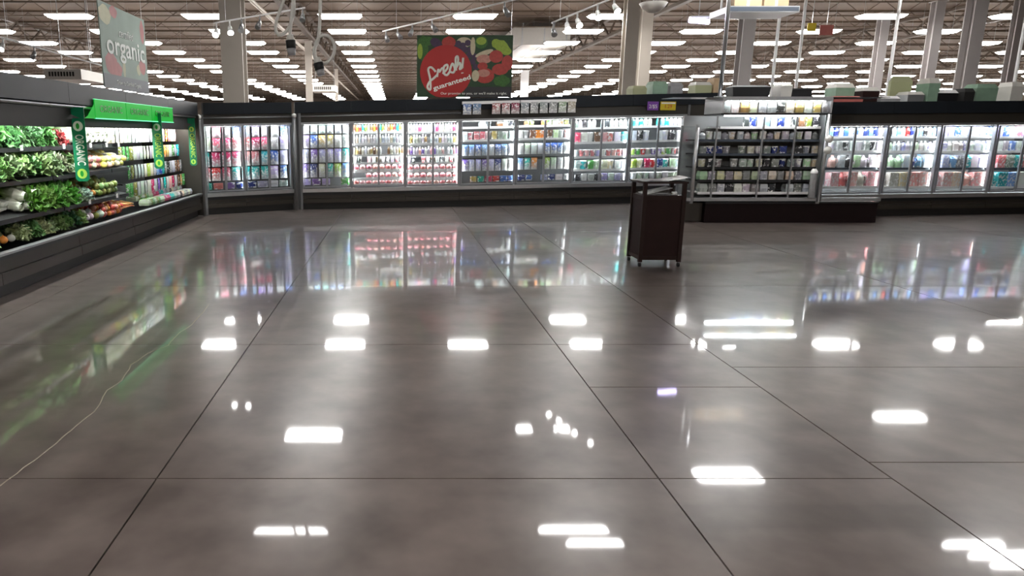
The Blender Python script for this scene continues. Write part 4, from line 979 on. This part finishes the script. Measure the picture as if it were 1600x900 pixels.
# ---------------------------------------------------------------- hanging fresh board
YS = 19.0
a_ = atY(651, 152, YS); b2 = atY(802, 55, YS); Ws, Hs = b2.x - a_.x, b2.z - a_.z
fb = empty('hanging_sign_board', (a_.x, YS, a_.z), 'hanging produce board with a red circle reading fresh guaranteed', 'sign')
MB().box(0, Ws, 0, .02, 0, Hs).build('board', 'veg_dark', fb)
LAY = [0]
def fd(name, mat, x, y, rx, ry, lay, n=16, rot=0, wob=0):
    # x,y in picture pixels on the board
    cx_ = (x - 651) / 151 * Ws; cz_ = (152 - y) / 97 * Hs; rx *= Ws / 151; ry *= Hs / 97; e = MB()
    P_ = []; lay = LAY[0] = LAY[0] + .5
    for k in range(n):
        a = 2 * math.pi * k / n; u, v = rx * math.cos(a), ry * math.sin(a) * (1 + wob * math.sin(k * 2.1))
        X_ = cx_ + u * math.cos(rot) - v * math.sin(rot); Z_ = cz_ + u * math.sin(rot) + v * math.cos(rot)
        P_.append((min(max(X_, 0), Ws), -.002 - .0006 * lay, min(max(Z_, 0), Hs)))
    e.v = P_; e.face(range(n)); return e.build(name, mat, fb)
fd('printed_leaf', 'veg_green', 660, 75, 9, 20, 1, wob=.1); fd('printed_leaf', 'veg_lime', 656, 80, 4, 12, 2); fd('printed_leaf', 'veg_green', 668, 64, 10, 7, 2)
fd('printed_aubergine', 'veg_purple', 681, 67, 10, 7, 2, rot=-.5); fd('printed_pepper', 'veg_red', 701, 66, 11, 9, 3, wob=.08)
fd('printed_basket', 'veg_cream', 725, 66, 12, 8, 2)
for (x, y) in ((716, 68), (723, 71), (731, 67), (727, 77), (718, 78), (735, 78), (722, 85), (733, 86), (742, 88), (739, 96), (744, 104), (712, 76), (728, 93)): fd('printed_grape', 'veg_purple', x, y, 5, 5, 4, 10)
fd('printed_bread', 'veg_cream', 739, 72, 4, 14, 3); fd('printed_bread', 'veg_cream', 757, 83, 15, 4, 5, rot=.35)
fd('printed_cucumber', 'veg_green', 752, 66, 10, 10, 3); fd('printed_cucumber', 'veg_lime', 752, 64, 8, 6, 4); fd('printed_lettuce', 'veg_lime', 783, 72, 16, 9, 3, rot=-.5, wob=.15); fd('printed_lettuce', 'veg_lime', 792, 80, 8, 6, 3)
fd('printed_tomato', 'veg_pink', 757, 92, 12, 7, 4); fd('printed_tomato', 'veg_red', 776, 88, 11, 10, 6); fd('printed_tomato', 'veg_red', 794, 98, 9, 12, 5); fd('printed_tomato', 'veg_red', 783, 108, 13, 9, 7)
fd('printed_tomato', 'veg_red', 755, 103, 8, 6, 6); fd('printed_apple', 'veg_red', 759, 118, 15, 12, 8); fd('printed_apple', 'veg_pink', 757, 114, 10, 6, 9); fd('printed_apple', 'veg_cream', 744, 118, 6, 9, 7)
fd('printed_herb', 'veg_green', 786, 126, 13, 9, 7, wob=.15)
MB().box(Ws * .5, Ws, -.019, -.017, 0, Hs * .17).build('caption_band', 'sign_black', fb)
LAY[0] = 32
fd('red_circle', 'sign_red', 697, 112, 41, 42, 10, 32)
def stroke(pts, r=1.8, name='script_letter'):
    P_ = [Vector(((x - 651) / 151 * Ws, -.024, (152 - y) / 97 * Hs)) for x, y in pts]
    # smooth
    Q = []
    for i in range(len(P_) - 1):
        p0 = P_[max(i - 1, 0)]; p1 = P_[i]; p2 = P_[i + 1]; p3 = P_[min(i + 2, len(P_) - 1)]
        for k in range(5):
            t_ = k / 5; Q.append(.5 * ((2 * p1) + (p2 - p0) * t_ + (2 * p0 - 5 * p1 + 4 * p2 - p3) * t_ ** 2 + (3 * p1 - p0 - 3 * p2 + p3) * t_ ** 3))
    Q.append(P_[-1]); MB().tube(Q, r * Ws / 151, 6).build(name, 'sign_white', fb)
stroke([(681, 112), (674, 105), (669, 108), (672, 122), (673, 135), (672, 140), (668, 136), (671, 128), (678, 122), (683, 117)]); stroke([(683, 120), (685, 108), (687, 112), (691, 106), (694, 108)])
stroke([(692, 115), (699, 107), (699, 101), (694, 104), (694, 114), (699, 117), (704, 110)]); stroke([(703, 110), (707, 99), (711, 107), (709, 113), (704, 112)])
stroke([(710, 112), (716, 96), (715, 88), (712, 92), (713, 110)]); stroke([(713, 106), (718, 98), (720, 102), (719, 108), (723, 105)]); stroke([(724, 90), (723, 106)], 1.9); stroke([(723, 113), (723.2, 114.5)], 2.0)
t = text(fb, 'guaranteed', Hs * .105, ((707 - 651) / 151 * Ws, -.024, (152 - 129) / 97 * Hs), (R(90), R(-17), 0), 'sign_white', bold=.004); xs_ = [v.co.x for v in t.data.vertices]; t.scale = (Ws * .41 / (max(xs_) - min(xs_)), 1, 1)
t = text(fb, "Our promise to you, or we'll make it right.", Hs * .055, ((742 - 651) / 151 * Ws, -.024, (152 - 146) / 97 * Hs), (R(90), 0, 0), 'sign_white'); xs_ = [v.co.x for v in t.data.vertices]; t.scale = (Ws * .70 / (max(xs_) - min(xs_)), 1, 1)
for q_ in (.1, Ws - .05): MB().tube([(q_, .01, Hs), (q_, .01, ZC - a_.z)], .004, 4).build('hanging_wire', 'steel', fb)

# ---------------------------------------------------------------- hanging power cords
def cord(name, px_pts, Y, label, plug):
    pts_ = [atY(x, y, Y + dz) for x, y, dz in px_pts]
    top = pts_[0].copy(); top.z = ZC - .6
    root = empty(name, pts_[-1], label, 'cord', 'power cords hanging from the ceiling', world=True)
    allp = [top] + pts_; Q = []
    for i in range(len(allp) - 1):
        p0 = allp[max(i - 1, 0)] if i > 1 else allp[i]; p1 = allp[i]; p2 = allp[i + 1]; p3 = allp[min(i + 2, len(allp) - 1)]
        for k in range(6):
            t_ = k / 6; Q.append(.5 * ((2 * p1) + (p2 - p0) * t_ + (2 * p0 - 5 * p1 + 4 * p2 - p3) * t_ ** 2 + (3 * p1 - p0 - 3 * p2 + p3) * t_ ** 3))
    Q.append(allp[-1])
    MB().tube(Q, .0155, 8).build('cable', 'off_white', root, tuple(root.location), True)
    (x0, y0), (x1, y1) = plug; a = atY(x0, y0, Y); b_ = atY(x1, y1, Y); L_ = b_ - a
    MB().tube([a, a + L_ * .28], [.028, .04], 10).build('cable_clamp', 'off_white', root, tuple(root.location), True)
    MB().tube([a + L_ * .28, a + L_ * .68], [.046, .046], 12).build('connector', 'rubber', root, tuple(root.location), True)
    MB().tube([a + L_ * .68, b_], [.043, .036], 12).build('connector_cap', 'film', root, tuple(root.location), True)
cord('power_cable', [(459, 0, 0), (459, 18, .02), (452, 42, .03), (440, 55, .03), (432, 50, .03), (431, 38, .02), (438, 15, 0), (447, -8, -.02), (454, -18, -.02), (458, 0, -.03), (455, 30, -.02), (453, 54, 0)], 7.0, 'thick white hanging cord with one long loop above the bottle bays', ((453, 54), (456, 86)))
cord('power_cable', [(500, -30, 0), (500, 25, 0), (497, 62, .02), (491, 76, .02), (492, 90, .03), (498, 96, .04), (510, 98, .04), (521, 85, .03), (522, 68, .02), (512, 56, 0), (500, 57, -.02), (493, 70, -.02), (492, 84, -.01), (495, 92, 0)], 7.0, 'thick white hanging cord curled in a round loop, lower of two', ((495, 90), (502, 118)))

# ---------------------------------------------------------------- track lights
def track(p1, Y1, p2, Y2, heads, label):
    a = atY(*p1, Y1); b_ = atY(*p2, Y2); root = empty('track_light', a.lerp(b_, .5), label, 'track light', 'track lights hung over the aisle', world=True); lo = tuple(root.location)
    MB().tube([a, b_], .016, 4).build('rail', 'white_plastic', root, lo)
    for t_ in (.12, .88): q = a.lerp(b_, t_); MB().tube([q, (q.x, q.y, ZC)], .004, 4).build('suspension_wire', 'steel', root, lo)
    for t_, lit, dx in heads:
        q = a.lerp(b_, t_); c = q + Vector((0, 0, -.10)); e = c + Vector((dx * .10, -.09, -.10))
        h = MB().tube([q, c], .014, 6).tube([c, e], [.03, .05], 10).build('lamp_head', 'dull_steel' if not lit else 'white_plastic', root, lo, True)
        mm = MB().tube([e, e + (e - c).normalized() * .012], .047, 10).mesh('bulb_face', 'glow_spot' if lit else 'film', lo); link('bulb_face', mm, h)
track((598, 49), 15, (835, -8), 11, [(.03, 0, .3), (.13, 0, .6), (.25, 0, -.4), (.40, 0, .6), (.85, 0, .5)], 'white track with small spot heads rising above the fresh produce board')
track((335, 36), 12, (477, 12), 12.5, [(.02, 1, 0), (.16, 1, .3), (.29, 0, 0), (.49, 0, -.3), (.97, 0, 0)], 'white track with lit spot heads crossing the wide beige column')
track((862, 36), 12, (985, -14), 10.5, [(.03, 0, 0), (.22, 1, 0), (.36, 1, .2), (.62, 1, 0), (.82, 1, .3)], 'white track with glaring spot heads above the tub shelves')
track((-12, 55), 13, (162, 103), 15, [(.08, 1, 0), (.34, 0, 0)], 'sloping thin track rail above the near end of the produce case')
# ---------------------------------------------------------------- ceiling equipment
def hvac(x0, x1, y0, y1, Y, D, label):
    a = atY(x0, y1, Y); b_ = atY(x1, y0, Y); W2, H2 = b_.x - a.x, b_.z - a.z
    r_ = empty('ceiling_air_unit', (a.x, Y, a.z), label, 'air unit', 'air units under the ceiling')
    MB().box(0, W2, 0, D, 0, H2).build('cabinet', 'hvac', r_)
    n = 9
    for k in range(n): u = W2 * (.12 + .72 * k / n); MB().box(u, u + W2 * .05, -.006, 0, H2 * .3, H2 * .75).build('vent_slot', 'dark_recess', r_)
    for q_ in (.1, .9): MB().tube([(W2 * q_, D / 2, H2), (W2 * q_, D / 2, ZC - a.z)], .01, 4).build('hanger', 'dull_steel', r_)
hvac(70, 126, 108, 124, 20, 1.8, 'white slotted air unit under the ceiling beside the faded organic board')
hvac(487, 524, 133, 143, 38, 1.5, 'small far white air unit between the thin pale columns')
a = atY(803, 70, 30); b_ = atY(892, 42, 30)
du = empty('air_duct', (a.x, 30, a.z), 'pale grey boxy air duct behind the fresh produce board', 'duct')
MB().box(0, b_.x - a.x, 0, 6, 0, b_.z - a.z).build('duct_body', 'duct_grey', du)
for u in (.3, 1.2, 2.1): MB().box(u, u + .04, -.02, 6.02, -.02, b_.z - a.z + .02).build('duct_flange', 'dull_steel', du)
for q_ in (.5, 1.8): MB().box(q_, q_ + .05, 1, 1.05, b_.z - a.z, ZC - a.z).build('duct_hanger', 'dull_steel', du)
q = atY(1021, 6, 13)
bo = empty('bowl_lamp', (q.x, q.y, q.z - .15), 'shallow pale bowl lamp hanging at the top between the column pairs', 'lamp')
MB().lathe([(.02, 0), (.10, .02), (.18, .075), (.24, .16), (.23, .165)], n=18).build('bowl', 'hvac', bo, smooth=True); MB().tube([(0, 0, .16), (0, 0, ZC - q.z + .148)], .012, 6).build('stem', 'dull_steel', bo)
q = atY(1091, 34, 14)
vl = empty('spot_lamp', tuple(q), 'small violet-white glowing lamp hanging above the yellow price tag', 'lamp')
MB().box(-.16, .18, -.06, .06, .07, .10).build('housing', 'dull_steel', vl); MB().tube([(-.17, 0, .03), (.20, 0, -.0)], .05, 10).build('glowing_tube', 'glow_violet', vl, smooth=True)
MB().tube([(0, 0, .1), (0, 0, ZC - q.z)], .008, 5).build('stem', 'dull_steel', vl)
# shelf platform above the grey unit with cartons and the pole
qa = atY(1138, 19, 13.6); qb = atY(1250, 12, 13.6)
pf = empty('hanging_platform', (qa.x, 13.6, qa.z), 'blue-grey overhead platform at the top edge above the grey unit', 'platform')
Wp = qb.x - qa.x
MB().box(0, Wp, 0, .8, 0, .11).build('platform_edge', 'dull_steel', pf); MB().box(.02, Wp - .02, -.012, 0, .02, .09).build('edge_strip', 'shelf_slate', pf)
for u in (.03, Wp - .06): MB().box(u, u + .03, .4, .43, .11, ZC - qa.z).build('hanger', 'dull_steel', pf)
for k, (u, w_) in enumerate(((.12, .5), (.66, .45))):
    bx = empty('cardboard_box', (qa.x + u, 13.65, qa.z + .113), f'brown cardboard box on the overhead platform, {"nearer the pole" if k == 0 else "farther from the pole"}', 'box', 'boxes on the overhead platform')
    MB().box(0, w_, 0, .35, 0, .28).build('carton_body', 'cardboard', bx); MB().box(w_ * .45, w_ * .55, -.002, .352, .0, .282).build('tape', 'white_plastic', bx)
q = atY(1127, 128, 13.4)
pl = empty('steel_pole', (q.x, 13.4, 2.24), 'tall shiny pole rising from the top of the grey unit', 'pole'); pl.location.z = 2.30 * FD.sc(0)
MB().tube([(0, 0, 0), (0, 0, ZC - 2.28)], .035, 10).build('pole_shaft', 'steel', pl, smooth=True); MB().box(-.08, .08, -.08, .08, -.005, .02).build('foot_plate', 'dull_steel', pl)
fpart(FD, 'roof_beam', rD, 'black_paint', (-.35, br_, .1, .72, hw1 + .01, 2.29))
for (px_, y_t, lab) in ((1190, 12, 'thin rod'), ):
    pass
for i, (px_, Y_, lab) in enumerate(((1211, 16, 'slim white pole behind the grey unit, nearest the platform'), (1132, 18, 'slim bright pole behind the tall shiny pole'), (1249, 17.5, 'slim pale pole between the platform and the orange flag'), (1394, 17, 'bright slim pole beside the middle grey column'), (1592, 17, 'bright slim pole at the right edge of the view'))):
    p = atY(px_, 90, Y_); MBx = MB().tube([(p.x, Y_, 0), (p.x, Y_, ZC)], .035, 8).build('slim_pole', 'white_plastic'); tag(MBx, lab, 'pole', 'slim poles behind the cases')
for (x0, x1, y0, y1, mt, lab) in ((1261, 1276, 36, 49, 'tag_yellow', 'small yellow-orange flag sign hanging among the ceiling lights'), (1280, 1303, 39, 55, 'crate_red', 'small faded red sign hanging beside the yellow flag')):
    a = atY(x0, y1, 20); b_ = atY(x1, y0, 20); s_ = empty('aisle_flag', (a.x, 20, a.z), lab, 'sign')
    MB().box(0, b_.x - a.x, 0, .02, 0, b_.z - a.z).build('flag_panel', mt, s_); MB().tube([((b_.x - a.x) / 2, .01, b_.z - a.z), ((b_.x - a.x) / 2, .01, ZC - a.z)], .005, 4).build('wire', 'steel', s_)

# ---------------------------------------------------------------- things on top of the cases
def topbox(kind, F, px, y_top, wpx, mat, label, d=.25, cat='box', lid=None, dp=.3):
    wref = 2.3 if F is not FD else 2.29
    u, _ = F.hit(px, 158, d); s = F.sc(u); z0 = wref * s - (0 if F is FD else .23 * s if d > .08 else 0)
    z0 = (2.07 * s if d > .08 and F is not FD else wref * s) + .012
    zt = F.hit(px, y_top, d)[1] * s; u0, _ = F.hit(px - wpx / 2, y_top, d); u1, _ = F.hit(px + wpx / 2, y_top, d); W2 = u1 - u0; H2 = max(.08, zt - z0)
    p = F.P((u0 + u1) / 2, d, 0); r_ = empty(kind, (p.x, p.y, z0), label, cat, 'things kept on top of the cases', rz=F.ang)
    MB().hexa([(-W2 * .46, 0, 0), (W2 * .46, 0, 0), (W2 * .46, dp, 0), (-W2 * .46, dp, 0), (-W2 / 2, -.01, H2 * .85), (W2 / 2, -.01, H2 * .85), (W2 / 2, dp, H2 * .85), (-W2 / 2, dp, H2 * .85)]).build('crate_body', mat, r_)
    MB().hexa([(-W2 / 2, -.015, H2 * .85), (W2 / 2, -.015, H2 * .85), (W2 / 2, dp, H2 * .85), (-W2 / 2, dp, H2 * .85), (-W2 * .4, .03, H2), (W2 * .4, .03, H2), (W2 * .4, dp - .03, H2), (-W2 * .4, dp - .03, H2)]).build('lid', lid or mat, r_)
topbox('crate', FE, 1322, 130, 30, 'crate_green', 'pale green crate stacked over the dairy case, left end', lid='pale' if False else 'off_white')
topbox('tray_stack', FE, 1326, 150, 46, 'crate_red', 'faded red tray on the dairy case beside the grey unit header', d=.12)
topbox('crate', FE, 1362, 136, 26, 'cart_panel', 'brown crate on the dairy case under the middle column', lid='off_white')
topbox('crate', FE, 1392, 150, 30, 'film', 'low grey box with white lid on the dairy case', d=.15, lid='white_plastic')
topbox('board_case', FE, 1410, 119, 34, 'lime_board', 'olive yellow board standing on the dairy case', d=.6, dp=.05)
topbox('crate', FE, 1432, 143, 26, 'dull_steel', 'dark grey equipment box on the dairy case', lid='off_white')
topbox('crate', FE, 1462, 122, 18, 'crate_green', 'tall pale green carton on the dairy case beside a column', lid='off_white')
topbox('crate', FE, 1482, 140, 32, 'shelf_dark', 'black electrical box on the dairy case with white top', lid='white_plastic')
topbox('crate', FE, 1516, 138, 16, 'rubber', 'small black box at the foot of the thick column', d=.2)
topbox('basket', FE, 1544, 131, 34, 'crate_green', 'rounded green basket on top of the dairy case', lid='crate_green')
topbox('crate', FE, 1592, 128, 20, 'off_white', 'pale box at the right end of the dairy case top')
topbox('crate', FC, 1000, 134, 22, 'lime_board', 'olive box on the back case beside the close column pair')
topbox('bottle_crate', FC, 1032, 127, 24, 'crate_green', 'grey-green crate on the back case, middle of three')
topbox('bottle_crate', FC, 1058, 129, 20, 'film', 'grey crate on the back case next to the slim pole')
topbox('crate', FC, 1100, 128, 26, 'lime_board', 'pale yellow-green crate on the back case near the grey unit', lid='off_white')
topbox('cardboard_box', FC, 1122, 122, 12, 'cardboard', 'brown cardboard box on the back case behind the shiny pole')
topbox('power_box', FD, 1175, 133, 60, 'shelf_dark', 'long dark machine casing on top of the grey unit', lid='dull_steel')
topbox('power_box', FD, 1230, 131, 18, 'off_white', 'small white box with pale top on the grey unit', d=.15)
topbox('power_box', FD, 1250, 138, 40, 'shelf_dark', 'low dark casing on the right of the grey unit top', d=.3)
# white mount round the wide column and white fitting at the corner
u, _ = FB.hit(366, 152, .3); p = FB.P(u, .35, 2.07)
mt_ = empty('column_collar', tuple(p), 'cream boxed collar on the diagonal case in front of the wide column', 'box')
MB().bbox(-.17, .17, -.1, .2, 0, .22, .05).build('housing', 'off_white', mt_); MB().box(-.09, .09, -.108, -.1, .03, .13).build('recess_plate', 'column_beige', mt_)
q = FA.P(uA1 - .3, .3, 2.07)
fp = empty('pipe_fitting', tuple(q), 'white fitting with a bent pipe on the far corner of the produce case', 'fitting')
MB().bbox(-.15, .15, -.1, .1, 0, .16, .03).build('valve_body', 'white_plastic', fp)
MB().tube([(-.12, 0, .14), (-.13, 0, .24), (-.08, 0, .29), (-.02, 0, .27), (0, 0, .16)], .016, 7).build('bent_pipe', 'white_plastic', fp, smooth=True)

# ---------------------------------------------------------------- wheeled cart
A0 = onfloor(997, 417); B0 = onfloor(1063, 417)
Wc, Dc, Y0 = B0.x - A0.x, .46, A0.y
ct = empty('wheeled_cart', (A0.x, Y0, 0), 'dark brown wooden cart on small casters standing alone on the floor', 'cart')
s_ = .028; zb, zt, zp = .085, .87, 1.02
for (x, y) in ((0, 0), (Wc - .045, 0), (0, Dc - .045), (Wc - .045, Dc - .045)):
    MB().box(x, x + .045, y, y + .045, .06, zp).build('corner_post', 'cart_wood', ct)
    cs = MB().box(x + .012, x + .033, y + .012, y + .033, .035, .06).build('caster', 'dull_steel', ct)
    link('wheel', MB().tube([(x + .01, y + .022, .026), (x + .035, y + .022, .026)], .026, 12).mesh('wheel', 'rubber'), cs)
for (x0, x1, y0, y1) in ((.045, Wc - .045, .014, .024), (.045, Wc - .045, Dc - .024, Dc - .014), (.014, .024, .045, Dc - .045), (Wc - .024, Wc - .014, .045, Dc - .045)):
    MB().box(x0, x1, y0, y1, zb + .04, zt - .04).build('panel', 'cart_panel', ct)
    for (z0, z1) in ((zb, zb + .05), (zt - .05, zt)):
        ex = .006
        MB().box(x0, x1, y0 - ex, y1 + ex, z0, z1).build('rail', 'cart_wood', ct) if x1 - x0 > y1 - y0 else MB().box(x0 - ex, x1 + ex, y0, y1, z0, z1).build('rail', 'cart_wood', ct)
MB().box(.02, Wc - .02, .02, Dc - .02, zb, zb + .02).build('bottom_board', 'cart_panel', ct)
MB().box(.01, Wc - .01, .01, Dc - .01, zt - .012, zt + .004).build('top_board', 'cart_wood', ct)
MB().box(-.012, Wc + .012, -.012, .03, zp, zp + .022).box(-.012, Wc + .012, Dc - .03, Dc + .012, zp, zp + .022).box(-.012, .03, .03, Dc - .03, zp, zp + .022).box(Wc - .03, Wc + .012, .03, Dc - .03, zp, zp + .022).build('top_frame', 'cart_wood', ct)
sh = empty('plastic_sheet', (A0.x + Wc * .5, Y0 + Dc * .5, zp + .022), 'crumpled grey plastic sheet draped on the cart frame', 'sheet')
MB().grid(lambda u, v: ((u - .5) * (Wc + .10) + .03, (v - .5) * Dc * .95, .004 + .045 * u * u + .006 * math.sin(9 * u + 6 * v)), 10, 6).build('sheet_face', 'film', sh, smooth=True)
ppr = empty('paper_sheet', (A0.x + Wc * .42, Y0 + Dc * .4, zt + .004), 'white paper sheet lying slanted in the top of the cart', 'paper')
MB().hexa([(-.18, -.14, .01), (.16, -.10, .085), (.16, .14, .09), (-.18, .14, .02), (-.18, -.14, .013), (.16, -.10, .088), (.16, .14, .093), (-.18, .14, .023)]).build('paper_leaf', 'paper', ppr)
rl = empty('paper_roll', (A0.x + Wc - .12, Y0 + .08, zt + .004), 'small pale roll lying at the front corner inside the cart top', 'roll')
MB().tube([(-.03, 0, .022), (.03, 0, .022)], .022, 10).build('roll_body', 'paper', rl, smooth=True); MB().tube([(-.033, 0, .022), (.033, 0, .022)], .008, 8).build('core', 'cardboard', rl)
